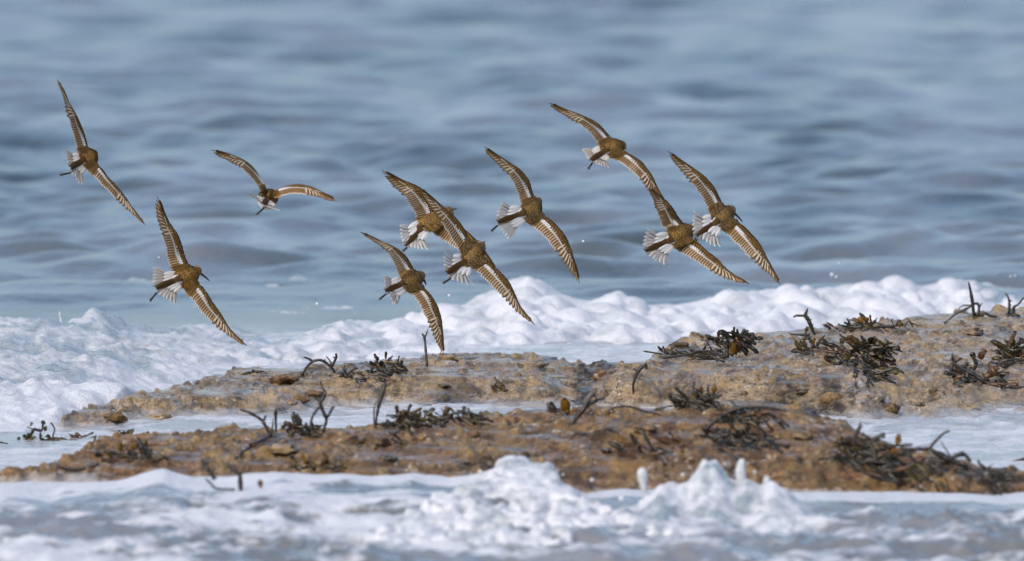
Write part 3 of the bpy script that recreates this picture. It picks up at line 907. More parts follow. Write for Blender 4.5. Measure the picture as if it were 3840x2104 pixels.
def build_wing(root, org, B, LE2, TE2, D, dors, tip_right, warm):
    n = 41
    le2, te2 = catmull(LE2, n), catmull(TE2, n)
    mpp = D / FPX
    Ls = np.sum(np.linalg.norm(np.diff(le2, axis=0), axis=1)) * mpp
    delta = min(math.sqrt(max(0.172 ** 2 - Ls ** 2, 0.0)), 0.075)
    s = np.linspace(0, 1, n)
    le_off = 0.042 - delta * s ** 1.4
    ci = np.linalg.norm(le2 - te2, axis=1) * mpp
    cr = 0.050 * (1 - np.clip((s - 0.42) / 0.58, 0, 1) ** 1.5)
    dc = np.sqrt(np.maximum(cr ** 2 - ci ** 2, (0.25 * ci) ** 2))
    LE = np.array([at(p[0], p[1], D + o) for p, o in zip(le2, le_off)])
    TE = np.array([at(p[0], p[1], D + o - d) for p, o, d in zip(te2, le_off, dc)])
    lerp = lambda A, q: np.array([np.interp(q, s, A[:, k]) for k in range(3)])
    def nrm_at(q):
        a = lerp(LE, min(q + 0.05, 1)) - lerp(LE, max(q - 0.05, 0))
        c = lerp(TE, q) - lerp(LE, q)
        v = np.cross(a, c)
        if np.dot(v, dors) < 0: v = -v
        if np.linalg.norm(v) < 1e-9: v = dors
        return unit(v)
    NR = [nrm_at(q) for q in s]
    nr = lambda q: unit(lerp(np.array(NR), q))
    def P(q, v, lift=0.0):
        a, b = lerp(LE, q), lerp(TE, q)
        ch = np.linalg.norm(b - a)
        camb = 0.16 * ch * (1 - (2 * min(v, 1) - 0.75) ** 2 / 1.6) * 0.6
        return a + (b - a) * v + nr(q) * (camb + lift)
    # the arm: a closed thin aerofoil under the coverts
    vs, cs, fs = [], [], []
    U = np.linspace(0, 0.97, 34); V = [0.0, 0.06, 0.16, 0.28, 0.40, 0.50]
    m = len(V)
    for q in U:
        vm = 1.0 if q < 0.5 else 1.0 - 0.55 * (q - 0.5) / 0.5
        th = 0.0020 * (1 - 0.75 * q)
        for side in (1, -1):
            for k, v in enumerate(V):
                prof = th * math.sqrt(max(v * (1.02 - v / 0.5 * 1.0), 0)) * 1.6 if 0 < k < m - 1 else 0.0002
                vs.append(P(q, v * vm, side * prof))
                if side < 0: cs.append(WHITE * 0.9)
                else:
                    c = UMBER if q > 0.55 else UMBER * 1.2
                    cs.append(c * (0.9 if v < 0.1 else 1.0))
    for i in range(len(U) - 1):
        for sd in (0, 1):
            for k in range(m - 1):
                a = i * 2 * m + sd * m + k
                q4 = (a, a + 1, a + 1 + 2 * m, a + 2 * m)
                fs.append(q4 if sd == 0 else q4[::-1])
    wing = mesh_obj('wing', vs, fs, M_PLUM, root, cs, True, org)
    out_dir = lambda q: unit(lerp(LE, min(q + 0.06, 1)) - lerp(LE, max(q - 0.06, 0)))
    # flight feathers
    npri, nsec = 10, 16
    for i in range(nsec):
        st = 0.015 + 0.50 * i / nsec
        sb = max(st - 0.035, 0.0)
        b = P(sb, 0.36, 0.0004); t_ = P(st + 0.012, 1.0, 0.0)
        t_ = t_ + (t_ - b) * rng.uniform(-0.05, 0.05)
        wd = 0.0140 if i < 3 else 0.0088
        g = feather_geo(b + nr(sb) * 0.00025 * (nsec - i), t_, wd, nr(st), out_dir(st), tertial_col if i < 3 else sec_col, 0.02)
        o = mesh_obj('secondary_feather', g[0], g[2], M_PLUM, wing, g[1], True, org)
    for i in range(npri):
        f = i / (npri - 1)
        st = 0.52 + 0.475 * f ** 0.9
        sb = 0.48 + 0.28 * f
        vb = 0.36 - 0.20 * f
        b = P(sb, vb, 0.0004); t_ = P(st, 1.0 if f < 1 else 0.6, 0.0)
        t_ = t_ + unit(t_ - b) * rng.uniform(-0.001, 0.003)
        wd = 0.0105 - 0.0035 * f
        g = feather_geo(b + nr(sb) * 0.00022 * (npri - i), t_, wd, nr(min(st, .9)), out_dir(min(st, .95)), prim_col, 0.015, 6, 0.45)
        o = mesh_obj('primary_feather', g[0], g[2], M_PLUM, wing, g[1], True, org)
    # coverts in rows, the last row tipped white (the wing bar)
    acc = Acc()
    gold = GOLD * warm * 1.25; brown = UMBER * 0.55
    rows = [(0.03, 0.17, 19), (0.12, 0.17, 18), (0.21, 0.18, 17), (0.29, 0.18, 16)]
    for v0, ln, cnt in rows:
        for i in range(cnt):
            q = (i + 0.5 + rng.uniform(-.2, .2)) / cnt * 0.60
            b = P(q, v0 + rng.uniform(-.015, .015), 0.0017); t_ = P(min(q + 0.008, 1), v0 + ln, 0.0017)
            dk = rng.uniform(0.75, 1.25)
            acc.add(scale_geo(b, t_, 0.0084, nr(q), out_dir(q), scale_col(brown * dk, (gold * rng.uniform(0.7, 1.1)) if rng.random() < 0.8 else TAN)))
    for i in range(20):
        q = (i + 0.5) / 20 * 0.56
        b = P(q, 0.34, 0.0010); t_ = P(min(q + 0.012, 1), 0.575, 0.0013)
        acc.add(scale_geo(b, t_, 0.0078, nr(q), out_dir(q), scale_col(UMBER * rng.uniform(.7, 1.1), TAN * 0.8, (WHITE * 0.55 + CREAM * 0.45) if i > 2 else TAN)))
    for v0, ln, cnt in [(0.04, 0.22, 12), (0.17, 0.24, 12)]:
        for i in range(cnt):
            q = 0.57 + 0.33 * (i + 0.5) / cnt
            vm = 1.0 - 0.45 * (q - 0.5) / 0.5
            b = P(q, v0 * vm, 0.0010); t_ = P(min(q + 0.05, 0.99), (v0 + ln) * vm, 0.0010)
            acc.add(scale_geo(b, t_, 0.0052, nr(q), out_dir(q), scale_col(DARK * 1.1, UMBER * rng.uniform(1.0, 1.5))))
    for i in range(10):       # primary coverts with pale tips carry the bar on
        q = 0.52 + 0.22 * (i + 0.5) / 10
        b = P(q, 0.24, 0.0010); t_ = P(min(q + 0.05, 0.99), 0.46 - 0.1 * i / 10, 0.0012)
        acc.add(scale_geo(b, t_, 0.0056, nr(q), out_dir(q), scale_col(DARK * 1.2, UMBER, CREAM if i < 7 else BROWN)))
    o = mesh_obj('covert_feathers', acc.v, acc.f, M_PLUM, wing, acc.c, True, org)
    o['kind'] = 'stuff'
    return wing, P

def bird(label, D, wingA, wingB, rump, ctr, head, tail, fanA, fanB, leg=None, beak=None, eye=None, warm=1.0, tint=1.0, back=None, bodyr=1.0, headr=1.0, toff=-0.052):
    """wingA: the left or upper wing, wingB: the right or lower wing; each (leading edge, trailing edge) from body to tip"""
    org = at(ctr[0], ctr[1], D + 0.03)
    root = empty('sandpiper', org)
    tag(root, label, 'bird', 'small brown and white sandpipers flying over the rocks')
    R = np.array(at(rump[0], rump[1], D)); Cc = np.array(at(ctr[0], ctr[1], D + 0.034)); H = np.array(at(head[0], head[1], D + 0.088))
    T = np.array(at(tail[0], tail[1], D + toff))
    S = 0.5 * (np.array(at(*wingA[0][0], D + 0.045)) + np.array(at(*wingB[0][0], D + 0.045)))
    sA = np.array(at(*wingA[0][0], D)); sB = np.array(at(*wingB[0][0], D))
    ax = unit(H - R)
    w = unit(sB - sA)
    dors = np.cross(w, ax)
    dors = unit(dors)
    lat = unit(np.cross(ax, dors))
    # body: one closed surface from rump to bill base, head and neck included
    st = [(R + (T - R) * 0.34, 0.0035, 0.0035), (R + (T - R) * 0.14, 0.0085, 0.0080), (R, 0.0118, 0.0115), (R * 0.5 + Cc * 0.5 - dors * 0.002, 0.0165, 0.0170), (Cc - dors * 0.003, 0.0205, 0.0200),
          (Cc * 0.66 + H * 0.34 - dors * 0.0015, 0.0200, 0.0190), (Cc * 0.36 + H * 0.64 + dors * 0.001, 0.0122, 0.0130), (H - ax * 0.002 + dors * 0.002, 0.0112, 0.0118), (H + ax * 0.006 + dors * 0.001, 0.0104, 0.0104), (H + ax * 0.0125, 0.0060, 0.0060), (H + ax * 0.016, 0.0025, 0.0025)]
    cen = catmull([q[0] for q in st], 49)
    arc = np.r_[0, np.cumsum([np.linalg.norm(st[i + 1][0] - st[i][0]) for i in range(len(st) - 1)])]
    pos = np.linspace(0, arc[-1], 49)
    rw = np.interp(pos, arc, [q[1] for q in st]); rh = np.interp(pos, arc, [q[2] for q in st])
    k5 = np.array([0.5, 1.5, 3, 1.5, 0.5]) / 7.0
    rw = np.convolve(np.pad(rw, 2, mode='edge'), k5, 'valid') * bodyr; rh = np.convolve(np.pad(rh, 2, mode='edge'), k5, 'valid') * bodyr
    rw[0], rh[0] = 0.0015, 0.0015
    hs = arc[7] - 0.006
    seg = 24
    vs, cs, fs = [], [], []
    tan = unit(np.array([1, 0, 0]))
    def ring_point(i, phi, lift=0.0):
        j = min(max(i, 0), 48)
        return cen[j] + lat * math.sin(phi) * (rw[j] + lift) + dors * math.cos(phi) * (rh[j] + lift)
    backc = back if back is not None else BROWN
    for i in range(49):
        rel = pos[i] / arc[-1]
        for k in range(seg):
            phi = 2 * math.pi * k / seg
            vs.append(ring_point(i, phi))
            cd = math.cos(phi)
            sd = abs(math.sin(phi))
            mott = 0.75 + 0.5 * rng.random()
            c = backc * mott
            rump_pos = arc[3]
            if pos[i] < rump_pos:
                c = (UMBER * mott) if (cd > 0 and sd < 0.62) else WHITE
            elif cd < -0.12: c = WHITE * (0.95 if pos[i] < arc[6] else 0.8)
            elif cd < 0.15: c = 0.5 * (c + WHITE * 0.55)
            if pos[i] > hs:
                c = (backc * 0.9 + TAN * 0.25) * mott
                if cd < -0.1: c = CREAM * 0.8
                if 0.05 < cd < 0.55 and sd > 0.5: c = (TAN * 0.8 + CREAM * 0.25)
                if cd > 0.8: c = (backc * 0.5 + UMBER * 0.4) * mott
            cs.append(c)
    for i in range(48):
        for k in range(seg):
            a, b = i * seg + k, i * seg + (k + 1) % seg
            fs.append((a, b, b + seg, a + seg))
    fs.append(tuple(range(seg))[::-1]); fs.append(tuple(48 * seg + k for k in range(seg)))
    body = mesh_obj('body', vs, fs, M_PLUM, root, cs, True, org)
    # contour feathers of mantle, scapulars and nape
    acc = Acc()
    i0 = int(np.searchsorted(pos, arc[2] * 0.35 + arc[3] * 0.65)); i1 = int(np.searchsorted(pos, arc[6] * 0.65 + arc[7] * 0.35))
    for i in range(i1, i0, -1):
        f = (i - i0) / max(i1 - i0, 1)
        m_ = 7
        for k in range(m_):
            phi = (k - (m_ - 1) / 2 + (0.5 if i % 2 else 0) + rng.uniform(-.25, .25)) * 0.36
            b = ring_point(i + int(rng.integers(0, 2)), phi, 0.0003); t_ = ring_point(i - 4 + int(rng.integers(-1, 2)), phi * (0.97), 0.0010)
            nn = unit(lat * math.sin(phi) + dors * math.cos(phi))
            ce = (UMBER * 0.6 + backc * 0.28) * rng.uniform(0.6, 1.2) if f < 0.7 else backc * rng.uniform(0.75, 0.95)
            ed = backc * rng.uniform(1.2, 1.9) if rng.random() < 0.55 else GOLD * warm
            acc.add(scale_geo(b, t_, 0.0070 if f > 0.7 else 0.0098, nn, np.cross(nn, unit(t_ - b)), scale_col(ce, ed if f < 0.7 else backc * rng.uniform(0.9, 1.35))))
    o = mesh_obj('mantle_feathers', acc.v, acc.f, M_PLUM, body, acc.c, True, org)
    o['kind'] = 'stuff'
    # wings
    build_wing(root, org, None, wingA[0], wingA[1], D, dors, False, warm)
    build_wing(root, org, None, wingB[0], wingB[1], D, dors, True, warm)
    # scapular feathers bridging back and wings
    acc = Acc()
    for sgn, wg in ((-1, wingA), (1, wingB)):
        sh = np.array(at(*wg[0][0], D + 0.040)); tr = np.array(at(*wg[1][0], D + 0.006))
        for k in range(16):
            f = 0.72 * k / 15
            for h in (0.0, 0.35, 0.7):
                b = sh * (1 - f) + tr * f
                inn = Cc * (1 - f) + R * f
                p0 = b + (inn - b) * (0.62 - 0.62 * h + rng.uniform(-.08, .08)) + dors * ((0.005 + 0.008 * (1 - h) * 0.5) * (1 - f) + 0.0008) + unit(H - T) * rng.uniform(-.003, .003)
                p1 = p0 + unit(T - H) * rng.uniform(0.014, 0.024) + (b - inn) * 0.16
                acc.add(scale_geo(p0, p1, 0.0110, dors, lat, scale_col((UMBER * 0.5 + backc * 0.35) * rng.uniform(0.7, 1.2), backc * rng.uniform(1.1, 1.7) if rng.random() < 0.7 else GOLD * warm * 0.8)))
    o = mesh_obj('scapular_feathers', acc.v, acc.f, M_PLUM, body, acc.c, True, org)
    o['kind'] = 'stuff'
    # tail
    tl = mesh_obj('tail', *(lambda g: (g[0], g[2]))(feather_geo(R * 0.55 + Cc * 0.45 + dors * 0.010, R + (T - R) * 0.92 + dors * 0.003, 0.0135, dors, lat, tail_col_mid, 0.0, 6, 0.6)), M_PLUM, root,
                  [(UMBER * 0.9 if (i // 5) < 3 else DARK) * (1.5 if i % 5 in (0, 4) else 1.0) for i in range(35)], True, org)
    tipsA = [np.array(at(x, y, D + toff + 0.004 * (k + 1))) for k, (x, y) in enumerate(fanA)]   # inner to outer
    tipsB = [np.array(at(x, y, D + toff + 0.004 * (k + 1))) for k, (x, y) in enumerate(fanB)]
    tc = tail_col_side(np.array(tint) if hasattr(tint, '__len__') else tint)
    for tips, wg in ((tipsA, sA), (tipsB, sB)):
        line = catmull([T] + tips, 40)
        sgn = unit(np.array(wg) - np.array(org))
        for k in range(6):
            q = line[int(6 + 33 * k / 5)]
            sg = 1 if np.dot(lat, q - T) > 0 else -1
            b = R + lat * sg * (0.0015 + 0.0016 * k) - dors * (0.001 + 0.0007 * k)
            g = feather_geo(b, q, 0.0130, dors, lat * sg, tc if k > 0 else tail_col_side(0.55), 0.02)
            mesh_obj('tail_feather', g[0], g[2], M_PLUM, tl, g[1], True, org)
        for k in range(3):   # white sides of the rump
            q = line[int(12 + 22 * k / 2)]
            sg = 1 if np.dot(lat, q - T) > 0 else -1
            b = R * 0.62 + Cc * 0.38 + lat * sg * (0.0075 + 0.0030 * k) + dors * 0.004
            g = feather_geo(b, R + (q - R) * 0.56 + dors * 0.002, 0.0110, dors, lat * sg, lambda t, a: WHITE * (0.92 if abs(a) < 0.7 else 0.75) * tint, 0.05)
            mesh_obj('rump_feather', g[0], g[2], M_PLUM, tl, g[1], True, org)
    for k in (-1, 1):
        g = feather_geo(R + lat * 0.004 * k + dors * 0.005, R + (T - R) * 0.9 + lat * 0.003 * k + dors * 0.001, 0.0075, dors, lat, tail_col_mid, 0.02)
        mesh_obj('central_tail_feather', g[0], g[2], M_PLUM, tl, g[1], True, org)
    # legs trail under the tail
    if leg:
        (a, b) = leg
        for k in (-1, 1):
            p0 = R - dors * 0.010 + lat * 0.003 * k
            p1 = np.array(at(a[0], a[1], D + toff + 0.008)) + lat * 0.0008 * k
            p2 = np.array(at(b[0], b[1], D + toff - 0.004)) + lat * 0.0010 * k
            vs, fs = tube([p0, p1, p1 * 0.5 + p2 * 0.5, p2], [0.0012, 0.0010, 0.0014, 0.0005], 7)
            lg = mesh_obj('leg', vs, fs, M_LEG, root, None, True, org)
            vs, fs = [], []
            for s_ in (-1, 0, 1):
                v_, f_ = tube([p1 * 0.55 + p2 * 0.45, p2 + lat * 0.0016 * s_ + unit(p2 - p1) * 0.002], [0.0011, 0.0005], 6)
                fs += [tuple(i + len(vs) for i in q) for q in f_]; vs += v_
            mesh_obj('foot', vs, fs, M_LEG, lg, None, True, org)
    if beak:
        b0 = np.array(at(beak[0][0], beak[0][1], D + 0.088)); b1 = np.array(at(beak[1][0], beak[1][1], D + 0.100))
        mid = b0 * 0.5 + b1 * 0.5 + dors * 0.0010
        b0 = b0 - unit(b1 - b0) * 0.003
    else:
        b0 = H + ax * 0.011; b1 = H + ax * 0.044 - dors * 0.010; mid = b0 * 0.5 + b1 * 0.5 + dors * 0.002
    vs, fs = tube([b0, b0 * 0.5 + mid * 0.5, mid, mid * 0.5 + b1 * 0.5, b1], [0.0030, 0.0023, 0.0019, 0.0015, 0.0007], 10)
    mesh_obj('beak', vs, fs, M_BEAK, root, None, True, org)
    for sgn in (-1, 1):
        if eye and sgn == 1: e = np.array(at(eye[0], eye[1], D + 0.080))
        else: e = H + ax * 0.005 + lat * sgn * 0.0103 + dors * 0.003
        b, f = blob([(Vector(e) + Vector((0, 0, 0.0022 * math.sin(a))), 0.0022 * math.cos(a) + 1e-5) for a in np.linspace(-1.55, 1.55, 7)], 10)
        mesh_obj('eye', b, f, M_EYE, root, None, True, org)
    return root

def tube(pts, radii, seg=8):
    P = [np.asarray(p, float) for p in pts]
    vs, fs = [], []
    up = np.array((0.13, 0.21, 0.97))
    for i, (p, r) in enumerate(zip(P, radii)):
        d = unit(P[min(i + 1, len(P) - 1)] - P[max(i - 1, 0)])
        a = unit(np.cross(d, up if abs(np.dot(d, up)) < 0.95 else np.array((1.0, 0, 0))))
        b = np.cross(d, a)
        for k in range(seg):
            t = 2 * math.pi * k / seg
            vs.append(p + (a * math.cos(t) + b * math.sin(t)) * r)
    for i in range(len(P) - 1):
        for k in range(seg):
            a, b = i * seg + k, i * seg + (k + 1) % seg
            fs.append((a, b, b + seg, a + seg))
    fs.append(tuple(range(seg))[::-1]); n = (len(P) - 1) * seg
    fs.append(tuple(range(n, n + seg)))
    return vs, fs

RUST = np.array((0.28, 0.140, 0.040)); DRAB = np.array((0.225, 0.145, 0.068)); MID = np.array((0.25, 0.145, 0.052))

bird('sandpiper at the far left of the flock with wings stretched steeply up and down', 32.1,
     ([(323, 556), (312, 510), (299, 475), (281, 436), (259, 396), (235, 343), (222, 315), (213, 295)], [(296, 585), (288, 563), (279, 528), (268, 493), (257, 449), (246, 418), (239, 374), (224, 325), (213, 296)]),
     ([(360, 627), (378, 638), (400, 669), (426, 695), (452, 726), (479, 761), (505, 800), (545, 844)], [(326, 640), (334, 647), (369, 682), (391, 704), (422, 735), (444, 761), (470, 783), (505, 809), (545, 845)]),
     (296, 606), (330, 596), (346, 580), (257, 634), [(250, 610), (247, 595), (246, 581), (244, 559)], [(270, 655), (281, 662), (292, 684), (309, 693)], ((262, 649), (226, 656)), None, None, 1.05, (1.0, 0.92, 0.82), RUST)
bird('rusty headed sandpiper with a dark bill, lowest of the three at the left', 31.75,
     ([(702, 996), (689, 959), (676, 915), (661, 880), (636, 845), (617, 805), (603, 766), (588, 733)], [(648, 1030), (641, 1008), (625, 972), (619, 928), (608, 889), (595, 845), (586, 805), (583, 757), (587, 733)]),
     ([(740, 1069), (762, 1087), (784, 1122), (801, 1148), (823, 1179), (841, 1210), (867, 1245), (894, 1271), (924, 1296)], [(690, 1090), (696, 1098), (713, 1118), (731, 1140), (757, 1175), (793, 1210), (823, 1238), (863, 1263), (902, 1287), (924, 1297)]),
     (655, 1052), (702, 1038), (735, 1018), (573, 1085), [(570, 1065), (570, 1045), (571, 1027), (572, 1003)], [(599, 1109), (615, 1118), (630, 1126), (654, 1142)], ((595, 1089), (564, 1126)), ((755, 1028), (786, 1054)), (752, 1014), 1.15, (1.0, 0.95, 0.88), RUST)
bird('small sandpiper seen from behind with arched wings and a round white belly', 32.3,
     ([(980, 699), (973, 676), (962, 658), (948, 638), (930, 620), (907, 604), (878, 590), (851, 579), (817, 569), (792, 562)], [(982, 726), (975, 712), (964, 697), (948, 676), (928, 654), (907, 636), (880, 618), (851, 602), (821, 586), (801, 573), (792, 563)]),
     ([(1040, 722), (1055, 715), (1077, 705), (1100, 700), (1123, 699), (1146, 703), (1168, 708), (1191, 717), (1214, 728), (1236, 738), (1265, 756)], [(1030, 743), (1041, 742), (1062, 735), (1089, 729), (1123, 728), (1146, 731), (1180, 738), (1209, 743), (1236, 752), (1265, 757)]),
     (998, 761), (1002, 748), (1016, 730), (985, 769), [(966, 757), (955, 742), (945, 733), (936, 725)], [(1003, 777), (1016, 781), (1030, 786), (1047, 791)], ((991, 779), (964, 803)), None, None, 1.1, (1.0, 0.95, 0.88), MID, 1.02)
bird('hunched drab backed sandpiper, lowest in the middle, one wing tip nearly touching the rock', 31.6,
     ([(1549, 1017), (1535, 990), (1519, 966), (1498, 947), (1465, 928), (1428, 910), (1390, 891), (1353, 871)], [(1508, 1052), (1503, 1042), (1491, 1031), (1484, 1009), (1473, 982), (1457, 955), (1438, 934), (1395, 902), (1353, 872)]),
     ([(1589, 1085), (1616, 1117), (1635, 1149), (1646, 1182), (1654, 1225), (1659, 1273), (1662, 1335)], [(1520, 1088), (1527, 1095), (1546, 1109), (1568, 1139), (1584, 1171), (1600, 1198), (1613, 1235), (1635, 1281), (1648, 1305), (1661, 1336)]),
     (1495, 1070), (1540, 1054), (1574, 1036), (1434, 1095), [(1438, 1080), (1439, 1066), (1440, 1054), (1436, 1036)], [(1455, 1109), (1464, 1122), (1476, 1147), (1490, 1128)], ((1447, 1103), (1425, 1121)), ((1592, 1056), (1597, 1068)), None, 1.0, 0.95, DRAB)
bird('gold mottled sandpiper half hidden behind another bird in the middle pair', 31.95,
     ([(1643, 796), (1622, 756), (1605, 732), (1584, 713), (1552, 697), (1508, 678), (1465, 654), (1430, 638)], [(1568, 840), (1562, 826), (1554, 799), (1541, 778), (1525, 751), (1503, 724), (1471, 697), (1441, 659), (1430, 639)]),
     ([(1690, 826), (1720, 842), (1750, 868), (1780, 898), (1805, 927), (1832, 966), (1864, 1019)], [(1618, 868), (1625, 874), (1643, 891), (1670, 910), (1702, 928), (1750, 954), (1800, 978), (1845, 1005), (1864, 1020)]),
     (1565, 862), (1625, 828), (1680, 796), (1513, 934), [(1508, 907), (1503, 890), (1500, 873), (1497, 848)], [(1535, 928), (1552, 931), (1568, 934), (1603, 938)], ((1530, 925), (1512, 941)), None, None, 1.15, 1.0, MID)
bird('mottled brown sandpiper crossing in front of another bird in the middle pair', 31.55,
     ([(1751, 888), (1737, 864), (1721, 837), (1697, 813), (1665, 786), (1622, 745), (1589, 718), (1568, 702)], [(1735, 970), (1729, 955), (1716, 934), (1702, 912), (1681, 875), (1659, 842), (1632, 807), (1605, 767), (1584, 729), (1568, 703)]),
     ([(1826, 977), (1859, 1012), (1891, 1042), (1912, 1074), (1929, 1112), (1947, 1149), (1972, 1182), (2003, 1216)], [(1758, 1000), (1767, 1007), (1788, 1020), (1815, 1047), (1842, 1074), (1875, 1106), (1902, 1136), (1939, 1171), (1977, 1200), (2003, 1217)]),
     (1729, 998), (1776, 952), (1800, 925), (1665, 1028), [(1663, 1000), (1662, 977), (1662, 955), (1670, 926)], [(1690, 1050), (1713, 1055), (1745, 1068), (1777, 1073)], ((1686, 1047), (1663, 1061)), None, None, 0.95, 0.97, DRAB)
bird('greyish backed sandpiper right of the middle pair with a wide white tail fan', 31.7,
     ([(1996, 740), (1988, 709), (1979, 680), (1965, 660), (1944, 639), (1912, 617), (1875, 592), (1838, 567), (1812, 548)], [(1960, 784), (1953, 767), (1944, 746), (1934, 717), (1924, 689), (1907, 664), (1879, 631), (1850, 602), (1825, 573), (1812, 549)]),
     ([(2039, 816), (2068, 832), (2092, 857), (2113, 882), (2127, 911), (2140, 944), (2150, 976), (2162, 1013), (2173, 1063)], [(1970, 828), (1977, 837), (1998, 853), (2027, 878), (2051, 902), (2076, 935), (2105, 972), (2130, 1005), (2154, 1042), (2173, 1064)]),
     (1944, 808), (1996, 784), (2012, 758), (1853, 837), [(1858, 814), (1864, 791), (1868, 777), (1879, 754)], [(1866, 849), (1879, 865), (1891, 878), (1903, 897)], ((1864, 847), (1844, 865)), None, None, 0.95, 1.0, DRAB)
bird('tan tailed sandpiper, highest of the flock with a long drooping wing', 32.2,
     ([(2287, 521), (2264, 494), (2246, 475), (2222, 458), (2187, 442), (2154, 428), (2112, 411), (2080, 396), (2058, 385)], [(2252, 558), (2243, 545), (2228, 524), (2208, 497), (2178, 473), (2145, 452), (2109, 428), (2074, 405), (2058, 386)]),
     ([(2350, 580), (2377, 595), (2404, 613), (2422, 637), (2440, 661), (2455, 690), (2472, 723), (2496, 760)], [(2290, 588), (2297, 593), (2318, 607), (2347, 628), (2377, 652), (2407, 684), (2437, 722), (2470, 748), (2496, 761)]),
     (2256, 575), (2296, 556), (2328, 548), (2210, 607), [(2204, 600), (2199, 592), (2190, 576), (2181, 564)], [(2237, 616), (2250, 622), (2264, 625), (2283, 632)], ((2222, 610), (2207, 632)), None, None, 1.05, (1.0, 0.92, 0.82), MID)
bird('dark rumped sandpiper in the right pair whose head is behind the tail of another', 32.0,
     ([(2562, 846), (2539, 814), (2519, 782), (2491, 752), (2462, 728), (2432, 700)], [(2505, 878), (2497, 861), (2483, 850), (2471, 818), (2461, 790), (2452, 760), (2440, 728), (2432, 701)]),
     ([(2606, 905), (2630, 925), (2654, 949), (2689, 978), (2717, 1008), (2749, 1032), (2777, 1052), (2810, 1064)], [(2526, 924), (2531, 933), (2554, 949), (2582, 965), (2618, 988), (2654, 1012), (2685, 1030), (2725, 1046), (2765, 1058), (2810, 1065)]),
     (2499, 910), (2552, 878), (2596, 858), (2406, 947), [(2408, 925), (2410, 907), (2414, 885), (2425, 855)], [(2440, 965), (2452, 975), (2465, 980), (2489, 994)], None, None, None, 1.0, 0.97, MID)
bird('sandpiper with a long dark bill, rightmost of the flock in front of another bird', 31.6,
     ([(2701, 758), (2685, 727), (2670, 699), (2646, 673), (2622, 653), (2590, 629), (2558, 607), (2531, 588), (2504, 566)], [(2664, 810), (2656, 794), (2642, 762), (2622, 730), (2602, 699), (2574, 667), (2543, 627), (2519, 596), (2504, 567)]),
     ([(2765, 838), (2793, 857), (2816, 881), (2840, 909), (2856, 937), (2872, 969), (2892, 1004), (2927, 1072)], [(2702, 857), (2709, 865), (2741, 897), (2773, 929), (2800, 957), (2832, 984), (2860, 1012), (2888, 1034), (2916, 1060), (2927, 1073)]),
     (2673, 842), (2710, 812), (2738, 790), (2602, 893), [(2596, 867), (2594, 842), (2594, 818), (2598, 792)], [(2634, 899), (2654, 913), (2677, 925), (2699, 927)], None, ((2758, 804), (2785, 833)), (2755, 792), 1.0, 1.0, DRAB)
# ------------------------------------------------------------------ seaweed on the rocks
def mat_weed(name, c0, c1, rough, trans=0.0):
    t = NT(name)
    n = t.noise(t.pos(), 120, 4, 0.6)
    col = t.ramp(n, [(0.32, c0), (0.68, c1)])
    b = t.bump(t.noise(t.pos(), 260, 4), 0.4, 0.002)
    s = t.bsdf(col, rough, 0.55, None, b)
    if trans > 0:
        tr = t.n('ShaderNodeBsdfTranslucent')
        t.l(t.mix(0.0, col, col), tr.inputs['Color'])
        mx = t.n('ShaderNodeMixShader')
        mx.inputs[0].default_value = trans
        t.l(s, mx.inputs[1]); t.l(tr.outputs[0], mx.inputs[2])
        s = mx.outputs[0]
    return t.done(s)
M_STEM = mat_weed('black_stem', (0.012, 0.009, 0.008), (0.035, 0.026, 0.020), 0.40)
M_DARK = mat_weed('dark_frond', (0.010, 0.009, 0.005), (0.034, 0.025, 0.009), 0.20)
M_OLIVE = mat_weed('olive_frond', (0.036, 0.027, 0.004), (0.090, 0.064, 0.009), 0.22, 0.2)
M_AMBER = mat_weed('amber_frond', (0.140, 0.070, 0.006), (0.270, 0.140, 0.012), 0.32, 0.35)
M_BROWN = mat_weed('brown_frond', (0.050, 0.022, 0.008), (0.115, 0.055, 0.020), 0.30, 0.1)
KIND = {'d': M_DARK, 'o': M_OLIVE, 'a': M_AMBER, 'b': M_BROWN}

def frond_geo(base, dirv, L, W, nrm, curl, wav):
    """lobed strap with thickness: upper and lower skin, 48 triangles"""
    ax = unit(dirv); nr = unit(np.asarray(nrm) - ax * np.dot(nrm, ax)); sd = np.cross(ax, nr)
    seg = 6
    top, bot = [], []
    c = np.asarray(base, float).copy()
    prof = [0.40, 0.66, 0.80, 1.0, 0.84, 0.92, 0.42]
    ph = wav
    for i in range(seg + 1):
        t = i / seg
        w = W * prof[i] * (1 + 0.28 * math.sin(5.1 * i + ph))
        a = curl * t
        d = ax * math.cos(a) + nr * math.sin(a); n2 = nr * math.cos(a) - ax * math.sin(a)
        if i: c = c + d * L / seg
        tw = 0.5 * math.sin(ph + 2.3 * t)
        s2 = sd * math.cos(tw) + n2 * math.sin(tw)
        for k in (-1, 1):
            e = c + s2 * k * w * 0.5 + n2 * 0.18 * W * math.sin(3 * t * 3.1 + ph + k)
            top.append(e + n2 * 0.0005); bot.append(e - n2 * 0.0005)
    vs = top + bot; n = len(top); fs = []
    for i in range(seg):
        a = i * 2
        fs += [(a, a + 1, a + 3, a + 2), (n + a + 2, n + a + 3, n + a + 1, n + a), (a, a + 2, n + a + 2, n + a), (a + 3, a + 1, n + a + 1, n + a + 3)]
    fs += [(0, n, n + 1, 1), (n - 2, n - 1, 2 * n - 1, 2 * n - 2)]
    return vs, fs

